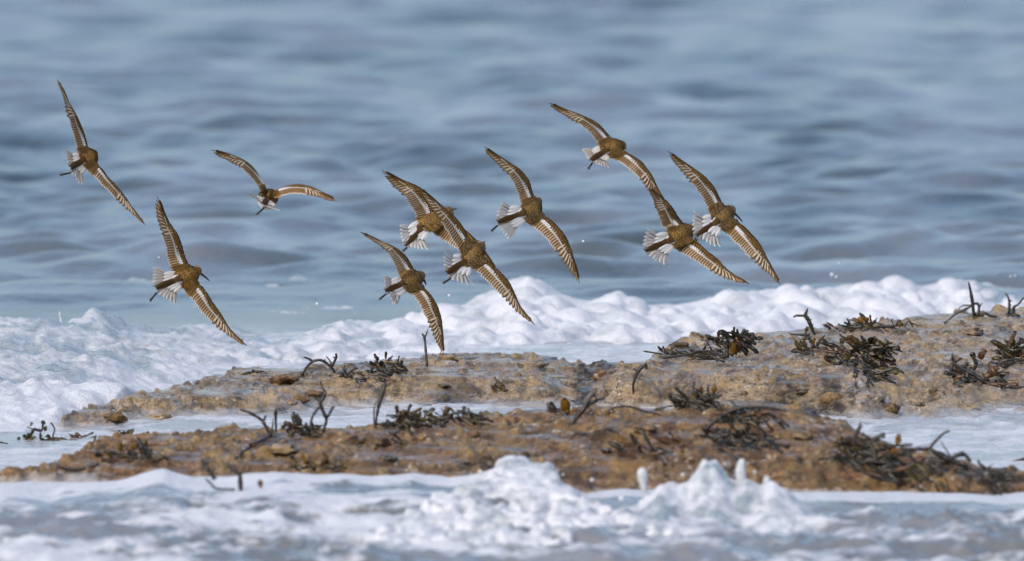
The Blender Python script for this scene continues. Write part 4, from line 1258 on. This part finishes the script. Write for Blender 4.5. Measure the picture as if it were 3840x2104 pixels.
def weed(label, anchor, stems=(), leaves=(), clumps=(), name='seaweed', d_off=0.0, fixed_d=None, group=None):
    """stems: [(px, py, radius px) ...]; leaves: (px, py, length px, angle, width px, kind, curl); clumps: (px, py, rx, ry, count, kinds, length px, width px)"""
    p0 = hit(*anchor)
    if fixed_d: p0 = at(anchor[0], anchor[1], fixed_d)
    D = p0.y + d_off
    root = empty(name, p0)
    tag(root, label, 'seaweed', group or 'seaweed growing on and between the rocks')
    lr = random.Random(hash_(label))
    mm = D / FPX
    for st in stems:
        dd, P, Rr = 0.0, [], []
        n = len(st)
        pts = catmull([(q[0], q[1]) for q in st], max(4 * n, 6)) if n > 2 else np.array([(st[0][0] * (1 - f) + st[-1][0] * f, st[0][1] * (1 - f) + st[-1][1] * f) for f in np.linspace(0, 1, 5)])
        m = len(pts)
        rr = np.interp(np.linspace(0, 1, m), np.linspace(0, 1, n), [q[2] for q in st])
        slope = lr.uniform(-0.25, 0.25)
        for i, (x, y) in enumerate(pts):
            off = slope * (y - pts[0][1]) * mm + lr.uniform(-1, 1) * 0.0008
            c = at(x, y, D + off)
            z = terrain(c.x, c.y) if not fixed_d else -1
            if c.z < z - 0.002:       # climb over the rock instead of sinking into it
                h = hit(x, y); c = h + Vector((0, -0.004, 0.002))
            P.append(np.array(c)); Rr.append(rr[i] * mm * (1 + 0.18 * lr.uniform(-1, 1)))
        vs, fs = tube(P, Rr, 7)
        mesh_obj('stem', vs, fs, M_STEM, root, None, True, np.array(p0))
    def put(x, y, L, ang, W, kind, curl, own_hit):
        if own_hit:
            c = hit(x, y)
            if abs(c.y - D) > 0.30: c = at(x, y, D)
            else: c = c + Vector((0, -0.006, 0.004))
        else: c = at(x, y, D + lr.uniform(-0.004, 0.004))
        s = c.y / FPX
        a = math.radians(ang)
        d = np.array((math.cos(a), lr.uniform(-0.45, 0.25), math.sin(a)))
        nr = np.array((lr.uniform(-.4, .4), -1, lr.uniform(0.1, 0.9)))
        vs, fs = frond_geo(np.array(c), d, L * s, W * s, nr, curl, lr.uniform(0, 6.28))
        mesh_obj('frond', vs, fs, KIND[kind], root, None, True, np.array(p0))
    for lf in leaves:
        x, y, L, ang, W, kind = lf[:6]
        put(x, y, L, ang, W, kind, lf[6] if len(lf) > 6 else lr.uniform(-0.5, 0.5), False)
    for (x, y, rx, ry, cnt, kinds, L, W) in clumps:
        for k in range(cnt):
            a = lr.uniform(0, 6.28); q = math.sqrt(lr.random())
            qx, qy = x + rx * q * math.cos(a), y + ry * q * math.sin(a)
            kd = kinds[min(int(lr.random() * len(kinds)), len(kinds) - 1)]
            an = math.degrees(math.atan2(-(qy - y) * 0.8 + ry * 0.2, qx - x)) + lr.gauss(0, 60)
            flat = name in ('seaweed_mat', 'seaweed_bank', 'seaweed_tuft', 'broad_seaweed') or lr.random() < 0.75
            if flat:
                an = lr.choice((-18, 162, -30)) + lr.gauss(0, 24)
                put(qx, qy, L * lr.uniform(0.9, 1.9), an, W * lr.uniform(0.4, 1.0), kd, lr.uniform(-0.5, 0.5), True)
            else:
                put(qx, qy, L * lr.uniform(0.6, 1.35), an, W * lr.uniform(0.5, 1.3), kd, lr.uniform(-1.1, 1.1), True)
    return root

def hash_(s):
    h = 7
    for ch in s: h = (h * 131 + ord(ch)) % 1000003
    return h

weed('thin forked stalk under the wing tip of the lowest middle bird', (1602, 1376),
     [[(1602, 1378, 5), (1597, 1320, 4.5), (1592, 1268, 4.5), (1583, 1252, 4)], [(1592, 1270, 4), (1599, 1252, 3.5), (1605, 1234, 2)]], name='seaweed_stalk')
weed('arching black twig with upright side shoots on the far ledge against the foam', (1257, 1403),
     [[(1134, 1406, 4), (1153, 1374, 4.5), (1173, 1356, 5), (1196, 1350, 5), (1216, 1356, 5), (1239, 1374, 5), (1252, 1390, 5), (1257, 1406, 5)], [(1173, 1356, 5), (1158, 1346, 5), (1139, 1339, 3)],
      [(1244, 1376, 4), (1253, 1358, 5), (1261, 1340, 5), (1260, 1326, 4)], [(1243, 1376, 3), (1240, 1358, 3), (1232, 1346, 2.5), (1223, 1336, 2)], [(1258, 1345, 3), (1249, 1338, 2)], [(1217, 1356, 3), (1219, 1347, 1.5)]], name='seaweed_twig')
weed('black twig lying flat on the edge of the far ledge near its left end', (960, 1402),
     [[(898, 1412, 4), (915, 1402, 5), (935, 1397, 5), (960, 1394, 5), (990, 1393, 3)], [(946, 1387, 4), (956, 1394, 4), (964, 1403, 4)]], name='seaweed_twig')
weed('small curled grey black sprig left of the bushy clump on the far ledge', (1310, 1425),
     [[(1288, 1420, 4), (1287, 1404, 4), (1291, 1388, 4), (1292, 1370, 3)], [(1291, 1390, 3), (1302, 1386, 3)], [(1306, 1396, 4), (1320, 1388, 4), (1334, 1381, 5), (1342, 1382, 3)], [(1300, 1420, 4), (1304, 1405, 3), (1312, 1396, 4)]],
     [], [(1318, 1418, 28, 18, 11, 'ddb', 24, 11)], name='seaweed_twig')
weed('bushy dark clump with one olive tip on the left part of the far ledge', (1440, 1425),
     [[(1410, 1360, 7), (1416, 1345, 7), (1404, 1336, 6)], [(1500, 1372, 3), (1492, 1358, 4), (1489, 1348, 3)]],
     [(1446, 1345, 28, 85, 12, 'o'), (1418, 1352, 30, 120, 14, 'd'), (1452, 1356, 30, 40, 16, 'd')],
     [(1455, 1385, 50, 32, 34, 'dddbdo', 34, 17), (1400, 1415, 50, 18, 14, 'ddb', 32, 15), (1505, 1400, 26, 22, 10, 'ddo', 28, 14)], name='seaweed_clump')
weed('branching dark twig rising from the near ledge left of centre, wider than its neighbours', (1204, 1636),
     [[(1208, 1644, 7), (1216, 1606, 6), (1224, 1576, 6), (1215, 1550, 6), (1208, 1533, 7), (1203, 1518, 8), (1200, 1506, 7)], [(1202, 1508, 6), (1190, 1498, 5), (1183, 1492, 4)], [(1203, 1510, 6), (1214, 1490, 6), (1222, 1472, 5)],
      [(1222, 1474, 4), (1210, 1455, 4), (1202, 1430, 3)], [(1222, 1574, 5), (1234, 1555, 5), (1243, 1536, 6), (1252, 1524, 4)], [(1165, 1620, 5), (1166, 1585, 5), (1175, 1556, 5), (1192, 1532, 5), (1204, 1520, 6)]], name='seaweed_twig')
weed('dark knotted clump beside the branching twig on the near ledge', (1110, 1640),
     [[(1112, 1600, 12), (1106, 1575, 12), (1098, 1556, 8)], [(1130, 1610, 8), (1122, 1580, 9), (1112, 1552, 7)]],
     [(1118, 1602, 36, 80, 22, 'o'), (1110, 1575, 34, 110, 18, 'd')], [(1125, 1615, 55, 36, 34, 'dddboo', 36, 18), (1185, 1625, 34, 20, 10, 'ddb', 30, 15)], name='seaweed_clump')
weed('long arching stem bending over the left end of the near ledge', (1015, 1640),
     [[(900, 1536, 4), (928, 1544, 5), (950, 1555, 6), (972, 1568, 6), (985, 1580, 7), (1000, 1605, 6), (1017, 1636, 6)], [(985, 1580, 5), (994, 1566, 5), (996, 1556, 3)], [(1020, 1640, 6), (985, 1652, 6), (950, 1672, 6), (915, 1694, 5), (875, 1734, 4)], [(1016, 1630, 4), (1022, 1600, 3), (1024, 1570, 2)]],
     [], [(965, 1690, 30, 24, 10, 'ddb', 34, 18)], name='arching_seaweed')
weed('slim upright blade standing in the pool, taller of the two single blades', (1035, 1616), [], [(1035, 1618, 88, 91, 13, 'd', 0.15)], name='upright_seaweed')
weed('short leaning brown blade beside the taller single blade in the pool', (1058, 1616), [], [(1058, 1616, 42, 68, 13, 'b', 0.1)], name='upright_seaweed')
weed('club topped black stalk standing alone between the two ledges', (1409, 1602),
     [[(1409, 1606, 5), (1413, 1560, 5), (1422, 1515, 6), (1431, 1482, 9), (1440, 1455, 9), (1445, 1438, 6)], [(1404, 1590, 3), (1402, 1545, 3), (1407, 1515, 3), (1412, 1504, 2)], [(1443, 1480, 4), (1449, 1472, 2)]], name='seaweed_stalk')
weed('wide low heap of glossy dark fronds on the back of the near ledge', (1620, 1606),
     [[(1690, 1552, 5), (1740, 1546, 5), (1790, 1556, 5), (1850, 1582, 4)], [(1480, 1624, 4), (1515, 1606, 5), (1550, 1595, 6), (1602, 1596, 5)], [(1446, 1600, 3), (1470, 1590, 4), (1500, 1580, 4)]],
     [(1668, 1562, 40, 70, 30, 'b'), (1492, 1574, 36, 85, 20, 'd'), (1470, 1598, 50, 40, 22, 'o')], [(1560, 1578, 90, 22, 44, 'dddbdo', 44, 20), (1720, 1578, 80, 18, 34, 'dddbo', 44, 18), (1470, 1592, 34, 10, 10, 'oob', 30, 16)], name='seaweed_clump')
weed('low group of amber and olive fronds at the foam edge of the near ledge', (1200, 1765),
     [], [(1228, 1738, 48, 100, 16, 'b'), (1270, 1768, 44, 75, 24, 'o'), (1284, 1772, 34, 60, 16, 'a'), (1150, 1736, 40, 120, 18, 'a')], [(1150, 1752, 55, 16, 16, 'ddao', 34, 17), (1230, 1762, 60, 14, 18, 'ddob', 34, 17)], name='seaweed_clump')
weed('stout dark stub with brown knob washed by foam at the lower left', (805, 1792),
     [[(806, 1798, 9), (792, 1775, 9), (775, 1754, 9), (760, 1738, 6)], [(796, 1780, 5), (803, 1758, 4), (800, 1742, 3)]], [(760, 1742, 24, 100, 14, 'o')], [], name='seaweed_twig', fixed_d=27.75)
weed('black Y shaped twig washed by foam at the lower left', (903, 1830),
     [[(903, 1838, 9), (901, 1806, 9), (897, 1780, 8), (870, 1758, 6), (850, 1744, 4)], [(899, 1785, 7), (912, 1760, 5), (922, 1742, 4), (930, 1728, 2)], [(858, 1750, 3), (852, 1728, 2)], [(770, 1795, 4), (790, 1812, 4), (806, 1830, 5), (830, 1834, 4), (880, 1836, 5)]],
     [(978, 1832, 34, 95, 20, 'b')], [], name='seaweed_twig', fixed_d=27.75)
weed('upright dark and olive clump with a long root on left end of near ledge', (470, 1750),
     [[(218, 1750, 5), (255, 1758, 6), (300, 1758, 7), (340, 1748, 7), (370, 1738, 7)], [(545, 1738, 14), (540, 1705, 13), (528, 1670, 13), (514, 1650, 8)], [(548, 1735, 10), (556, 1705, 9), (546, 1676, 8)]],
     [(456, 1690, 34, 110, 26, 'a'), (496, 1688, 34, 70, 24, 'a'), (540, 1690, 46, 80, 24, 'o'), (525, 1680, 38, 110, 24, 'd')], [(440, 1722, 70, 22, 34, 'dooddb', 36, 18), (525, 1718, 36, 28, 22, 'ddob', 34, 18)], name='seaweed_clump')
weed('sprig of olive round fronds with a dark top in the water at the far left', (113, 1645),
     [[(111, 1648, 5), (120, 1622, 6), (128, 1610, 6), (145, 1614, 6), (158, 1613, 5), (160, 1600, 4), (163, 1588, 4)], [(128, 1610, 3), (114, 1606, 2), (102, 1602, 2)]],
     [(112, 1600, 18, 60, 12, 'o'), (160, 1598, 24, 80, 17, 'd'), (166, 1617, 24, 60, 17, 'o'), (152, 1622, 18, -90, 12, 'd'), (104, 1648, 26, 80, 20, 'o'), (118, 1644, 20, 20, 14, 'o'), (76, 1656, 20, 120, 14, 'o')],
     [(110, 1654, 32, 7, 10, 'ood', 22, 13)], name='seaweed_sprig', fixed_d=30.35)
weed('hooked thin stalk standing among floating fronds at the far left', (197, 1648), [[(196, 1650, 3.5), (200, 1628, 3), (205, 1612, 3), (200, 1598, 3), (190, 1585, 3)]], [], [(200, 1654, 45, 6, 20, 'oodb', 24, 13)], name='seaweed_stalk', fixed_d=30.3)
weed('row of small reddish brown fronds floating at the edge of the pool', (300, 1650), [[(352, 1655, 3), (362, 1632, 2)]], [(378, 1654, 22, 100, 12, 'o')], [(302, 1650, 42, 8, 26, 'bbdb', 24, 11)], name='seaweed_sprig', fixed_d=30.25)
weed('olive hump of fronds with one tall leaf in the pool, left of the single leaf', (480, 1640), [[(440, 1646, 3), (500, 1640, 4), (560, 1642, 3)]], [(470, 1634, 40, 35, 22, 'o'), (448, 1640, 40, 30, 14, 'o'), (548, 1640, 24, 70, 16, 'b')], [(490, 1638, 50, 6, 18, 'ood', 28, 14)], name='seaweed_sprig', fixed_d=30.3)
weed('pair of tiny olive fronds lying in the pool below the tip of the far ledge', (640, 1638), [], [(624, 1640, 28, 25, 14, 'o'), (648, 1642, 28, 5, 10, 'o'), (640, 1640, 20, 60, 8, 'a')], [], name='seaweed_sprig', fixed_d=30.3)
weed('single olive leaf standing in the pool by itself', (720, 1640), [], [(722, 1640, 22, 105, 17, 'o')], [], name='seaweed_leaf', fixed_d=30.3)
weed('black twig tip poking in at the left edge of the water', (10, 1662), [[(-30, 1658, 5), (-5, 1658, 5), (15, 1662, 4), (30, 1663, 2)]], [], [], name='seaweed_twig', fixed_d=30.2)
weed('tall amber leaf beside dark curled fronds on the crest of the near ledge', (2110, 1558), [], [(2130, 1558, 74, 104, 34, 'a', 0.1), (2140, 1556, 34, 60, 22, 'a'), (2085, 1548, 34, 130, 22, 'd'), (2075, 1545, 30, 160, 18, 'b')], [(2082, 1546, 22, 12, 12, 'ddb', 28, 18), (2150, 1552, 18, 6, 5, 'ab', 26, 12)], name='seaweed_clump')
weed('leaning black Y shaped twig on the crest of the near ledge in the middle', (2140, 1590),
     [[(2134, 1606, 6), (2160, 1570, 7), (2178, 1546, 9), (2193, 1527, 11), (2204, 1505, 8), (2222, 1482, 7), (2240, 1458, 3)], [(2193, 1527, 9), (2222, 1510, 8), (2246, 1498, 6), (2268, 1492, 2)], [(2226, 1480, 5), (2235, 1492, 4), (2230, 1506, 4)]], name='seaweed_twig')
weed('thin stem arching low over the pool right of the leaning twig', (2290, 1554), [[(2276, 1543, 3.5), (2300, 1530, 4), (2330, 1524, 4), (2360, 1525, 4), (2400, 1537, 4), (2440, 1550, 4), (2484, 1560, 3)]], [(2290, 1545, 26, 200, 16, 'a')], [], name='arching_seaweed')
weed('hook shaped dark stalk bending right in the middle of the far ledge', (2376, 1474), [[(2376, 1478, 4), (2374, 1450, 4.5), (2379, 1426, 5), (2393, 1392, 8), (2405, 1378, 8), (2424, 1364, 4)], [(2392, 1392, 6), (2384, 1388, 5), (2377, 1384, 3)], [(2422, 1366, 5), (2424, 1376, 5), (2424, 1386, 2)]], name='seaweed_stalk')
weed('drooping dark clump round an upright amber strap on far ledge', (2690, 1350),
     [[(2727, 1340, 8), (2727, 1300, 8), (2730, 1262, 7), (2728, 1250, 6)], [(2748, 1262, 4), (2752, 1240, 5), (2753, 1226, 4)], [(2750, 1256, 8), (2790, 1262, 9), (2815, 1276, 9), (2835, 1292, 6)], [(2474, 1344, 6), (2530, 1336, 5), (2590, 1326, 5), (2632, 1316, 5)], [(2600, 1318, 5), (2660, 1318, 5), (2720, 1345, 5)]],
     [(2744, 1338, 66, 80, 26, 'a', 0.1), (2758, 1330, 64, 78, 24, 'b', 0.0), (2640, 1268, 26, 150, 12, 'b'), (2670, 1270, 30, 150, 14, 'd'), (2690, 1262, 30, 60, 14, 'b')],
     [(2770, 1285, 46, 26, 26, 'ddd', 46, 20), (2660, 1340, 56, 16, 30, 'dddo', 50, 15), (2570, 1336, 90, 8, 26, 'ddbo', 40, 14), (2690, 1276, 50, 12, 14, 'ddb', 30, 14)], name='seaweed_clump')
weed('black glossy mound topped with amber leaves at the water side of the far ledge', (2610, 1525),
     [], [(2676, 1478, 40, 82, 20, 'a', 0.1), (2640, 1470, 26, 140, 18, 'a'), (2656, 1472, 34, 95, 14, 'b'), (2580, 1498, 34, 30, 14, 'a'), (2548, 1512, 18, 60, 16, 'o')], [(2620, 1505, 60, 28, 52, 'ddddd', 44, 16), (2570, 1525, 50, 12, 20, 'ddd', 44, 13), (2635, 1474, 34, 8, 10, 'doo', 26, 13)], name='seaweed_clump')
weed('bent spiny stalk reaching up left against the white surf', (3055, 1257), [[(3056, 1258, 5), (3045, 1232, 7), (3036, 1210, 8), (3028, 1195, 8), (3020, 1184, 8), (3024, 1170, 6), (3030, 1156, 3)], [(3020, 1184, 6), (3000, 1184, 5), (2985, 1184, 4), (2976, 1190, 4)], [(3034, 1205, 3), (3042, 1196, 2)], [(3040, 1222, 3), (3049, 1216, 2)]], name='seaweed_stalk')
weed('forked dark sprig with a low olive leaf under the bent spiny stalk', (3048, 1330),
     [[(3050, 1302, 6), (3044, 1286, 6), (3036, 1272, 7), (3026, 1258, 6), (3019, 1250, 5)], [(3038, 1254, 4), (3010, 1256, 4), (2962, 1253, 3)], [(3060, 1302, 5), (3070, 1284, 7), (3082, 1268, 6), (3094, 1258, 2)]],
     [(3020, 1246, 24, 60, 18, 'o'), (3012, 1272, 20, 20, 16, 'o'), (3050, 1300, 34, 85, 14, 'a')], [(3036, 1318, 28, 18, 18, 'oodo', 38, 20)], name='seaweed_sprig')
weed('low tangle with one amber fold along the top edge of the far ledge', (3230, 1238),
     [[(3280, 1226, 6), (3310, 1224, 6), (3350, 1226, 4)], [(3354, 1228, 2.5), (3348, 1212, 2.5), (3341, 1196, 2)], [(3392, 1226, 3), (3402, 1208, 3), (3412, 1206, 3)], [(3424, 1226, 3), (3415, 1212, 3), (3406, 1196, 2)], [(3408, 1206, 3), (3424, 1214, 3), (3446, 1222, 2)], [(3360, 1220, 4), (3372, 1206, 6), (3386, 1222, 4)]],
     [(3212, 1200, 48, 5, 24, 'a', -0.5), (3165, 1238, 36, 15, 16, 'o'), (3372, 1226, 20, 70, 16, 'a')], [(3230, 1228, 60, 9, 30, 'dddbo', 42, 15), (3140, 1242, 40, 4, 10, 'bdo', 32, 11), (3300, 1228, 50, 6, 14, 'ddb', 36, 13)], name='seaweed_clump')
weed('tall bare black stalk with a curved side arm, highest weed against the surf', (3654, 1196),
     [[(3655, 1200, 6), (3650, 1165, 6), (3646, 1128, 6), (3640, 1095, 7), (3635, 1070, 5), (3632, 1058, 3)], [(3645, 1145, 5), (3625, 1158, 5), (3584, 1177, 4), (3560, 1198, 4), (3542, 1214, 3)], [(3644, 1145, 3), (3612, 1146, 2.5), (3596, 1158, 2), (3592, 1168, 1.5)], [(3648, 1142, 5), (3660, 1138, 5), (3669, 1142, 5), (3671, 1160, 5), (3668, 1180, 6)], [(3671, 1154, 3), (3682, 1137, 2)], [(3680, 1190, 6), (3692, 1174, 6), (3712, 1184, 6), (3738, 1188, 5)], [(3655, 1198, 5), (3642, 1188, 4), (3632, 1194, 3)]],
     [(3668, 1202, 40, 85, 22, 'o'), (3676, 1200, 30, 65, 16, 'd'), (3662, 1202, 34, 110, 16, 'd')], [], name='seaweed_stalk')
weed('two thin twigs leaning apart at the right end of the surf edge', (3785, 1184), [[(3780, 1188, 7), (3785, 1160, 6), (3784, 1128, 5), (3778, 1110, 4), (3768, 1098, 2)], [(3784, 1130, 4), (3793, 1127, 3)], [(3798, 1186, 7), (3797, 1168, 6), (3802, 1152, 5), (3818, 1142, 4), (3836, 1120, 4), (3850, 1116, 4)], [(3806, 1186, 5), (3804, 1165, 4), (3801, 1152, 4)]], [], [(3795, 1184, 22, 4, 5, 'dd', 22, 12)], name='seaweed_twig')
weed('large leafy olive and black clump with dangling stems on the right of the far ledge', (3230, 1370),
     [[(3214, 1334, 8), (3206, 1370, 5), (3201, 1418, 4)], [(3216, 1340, 7), (3212, 1390, 5), (3209, 1440, 5), (3206, 1456, 3)], [(3222, 1350, 7), (3240, 1385, 7), (3257, 1425, 6), (3274, 1448, 4)], [(3252, 1415, 5), (3254, 1452, 4)], [(3310, 1308, 4), (3340, 1316, 4), (3366, 1330, 3)], [(3240, 1335, 3), (3262, 1360, 3), (3300, 1370, 3)]],
     [(3190, 1290, 34, 100, 28, 'b'), (3230, 1300, 36, 70, 28, 'o'), (3265, 1294, 40, 50, 28, 'o'), (3295, 1300, 44, 25, 26, 'o'), (3120, 1362, 50, 60, 30, 'o'), (3300, 1425, 40, -60, 30, 'o'), (3318, 1400, 40, -40, 26, 'd')],
     [(3210, 1318, 85, 34, 56, 'ddddob', 50, 24), (3290, 1390, 50, 44, 44, 'ddddo', 42, 22), (3140, 1360, 36, 20, 16, 'oddb', 40, 22), (3300, 1310, 50, 16, 18, 'oddd', 40, 20)], name='seaweed_clump')
weed('sprawling dark fronds with an upright brown leaf at the right edge of the far ledge', (3640, 1430),
     [[(3571, 1326, 4), (3573, 1345, 5), (3576, 1366, 5), (3566, 1390, 4), (3560, 1404, 3)], [(3576, 1362, 5), (3600, 1378, 7), (3640, 1398, 8), (3672, 1418, 8), (3690, 1430, 8), (3740, 1450, 7), (3770, 1456, 5), (3850, 1450, 5)], [(3582, 1372, 3), (3583, 1350, 3)], [(3650, 1390, 6), (3660, 1366, 8), (3654, 1345, 8), (3650, 1334, 6)], [(3600, 1384, 5), (3630, 1410, 5), (3660, 1440, 4)]],
     [(3672, 1345, 44, 55, 30, 'b'), (3690, 1420, 60, 40, 44, 'b', 0.2), (3725, 1400, 30, 60, 22, 'b'), (3655, 1352, 34, 110, 24, 'd')], [(3610, 1420, 46, 34, 34, 'dddb', 36, 18), (3720, 1430, 60, 22, 26, 'dddb', 44, 20), (3590, 1390, 24, 24, 14, 'dd', 30, 14)], name='seaweed_clump')
weed('grey black heap with a pointed blade at the right edge above the sprawling fronds', (3790, 1360), [], [(3782, 1296, 66, 62, 24, 'b', 0.15)], [(3790, 1335, 56, 36, 56, 'ddddbo', 42, 22), (3770, 1366, 36, 12, 16, 'dd', 36, 18)], name='seaweed_clump')
weed('dark mat of straps draped over the highest part of the near ledge', (2760, 1640),
     [[(2638, 1616, 6), (2680, 1580, 7), (2723, 1550, 7), (2760, 1534, 7), (2800, 1527, 7), (2850, 1526, 6), (2900, 1532, 6), (2950, 1542, 3)], [(2700, 1570, 6), (2740, 1590, 6), (2770, 1640, 6), (2790, 1690, 5)], [(2660, 1606, 6), (2700, 1640, 7), (2720, 1680, 6)], [(2780, 1545, 5), (2830, 1580, 6), (2880, 1640, 6), (2930, 1696, 5)], [(2830, 1540, 5), (2900, 1560, 6), (2960, 1600, 5)], [(2810, 1620, 7), (2870, 1660, 8), (2930, 1700, 6)], [(2690, 1600, 5), (2680, 1650, 6), (2700, 1690, 5)]],
     [(2735, 1600, 40, -40, 30, 'a'), (2935, 1660, 34, 20, 24, 'a'), (2720, 1548, 40, 20, 18, 'o')], [(2750, 1655, 90, 36, 66, 'ddddd', 60, 19), (2870, 1665, 60, 26, 34, 'dddb', 50, 15), (2800, 1560, 110, 20, 30, 'ddbd', 46, 14), (2720, 1580, 40, 14, 14, 'ddo', 36, 14)], name='seaweed_mat')
weed('long ragged bank of black straps with amber leaves at the right of the near ledge', (3300, 1740),
     [[(3197, 1668, 7), (3208, 1636, 9), (3222, 1604, 8), (3227, 1584, 4)], [(3218, 1604, 5), (3234, 1600, 4)], [(3230, 1680, 5), (3260, 1662, 6), (3290, 1640, 6), (3318, 1626, 6)], [(3380, 1682, 6), (3430, 1684, 7), (3484, 1681, 8), (3500, 1662, 7), (3520, 1642, 6), (3540, 1624, 6), (3562, 1616, 4)], [(3484, 1682, 8), (3515, 1700, 9), (3549, 1718, 10), (3590, 1736, 8), (3632, 1750, 6)],
      [(3130, 1690, 7), (3180, 1740, 8), (3240, 1782, 8), (3330, 1806, 7), (3420, 1830, 7), (3476, 1850, 5)], [(3484, 1720, 6), (3520, 1748, 6), (3570, 1760, 6), (3640, 1790, 5)], [(3560, 1720, 7), (3610, 1702, 10), (3640, 1730, 6)], [(3290, 1690, 6), (3350, 1672, 6), (3420, 1668, 5)], [(3250, 1700, 6), (3310, 1750, 7), (3380, 1790, 6)], [(3320, 1662, 5), (3322, 1690, 5)]],
     [(3362, 1672, 50, 72, 30, 'a'), (3330, 1690, 36, 10, 30, 'a'), (3330, 1716, 44, 25, 34, 'a'), (3140, 1668, 30, 70, 26, 'a'), (3205, 1676, 30, 60, 22, 'b'), (3180, 1800, 60, -25, 26, 'b'), (3370, 1790, 60, -35, 26, 'b')],
     [(3200, 1712, 70, 46, 60, 'ddddo', 56, 17), (3330, 1750, 100, 50, 76, 'dddddb', 58, 17), (3450, 1800, 90, 40, 44, 'dddo', 52, 16), (3540, 1750, 70, 30, 34, 'dddd', 50, 15), (3590, 1855, 70, 14, 22, 'doob', 36, 16), (3240, 1660, 60, 20, 20, 'ddo', 40, 16)], name='seaweed_bank')
weed('small grey black tuft trailing into the foam at the lower right', (3730, 1820), [[(3710, 1780, 5), (3714, 1764, 5), (3712, 1752, 3)]], [], [(3720, 1800, 70, 32, 50, 'ddd', 40, 13)], name='seaweed_tuft')
weed('thin black strap reaching in from the right edge of the pool', (3790, 1740), [[(3700, 1740, 2), (3745, 1742, 6), (3780, 1738, 7), (3820, 1728, 7), (3860, 1712, 5)]], [], [], name='seaweed_strap')
weed('broad brown blades lying across the face of the near ledge', (2400, 1700), [[(2268, 1606, 5), (2295, 1614, 6), (2322, 1636, 6)], [(2450, 1700, 6), (2475, 1722, 6), (2495, 1746, 5)]], [(2300, 1620, 60, -45, 24, 'a'), (2372, 1660, 110, -28, 40, 'b', 0.2), (2400, 1720, 80, -5, 30, 'b'), (2510, 1655, 80, -30, 30, 'b')], [(2400, 1705, 60, 26, 24, 'bbdb', 60, 22), (2540, 1675, 50, 24, 16, 'bbd', 50, 20)], name='broad_seaweed')
weed('small dark olive tuft in a dip of the near ledge left of centre', (1480, 1680), [], [], [(1475, 1665, 40, 22, 24, 'doab', 32, 17)], name='seaweed_tuft')
weed('short row of olive fronds in the pool edge below the bushy clump', (1880, 1460), [], [], [(1878, 1470, 36, 18, 16, 'ooda', 22, 12)], name='seaweed_tuft')
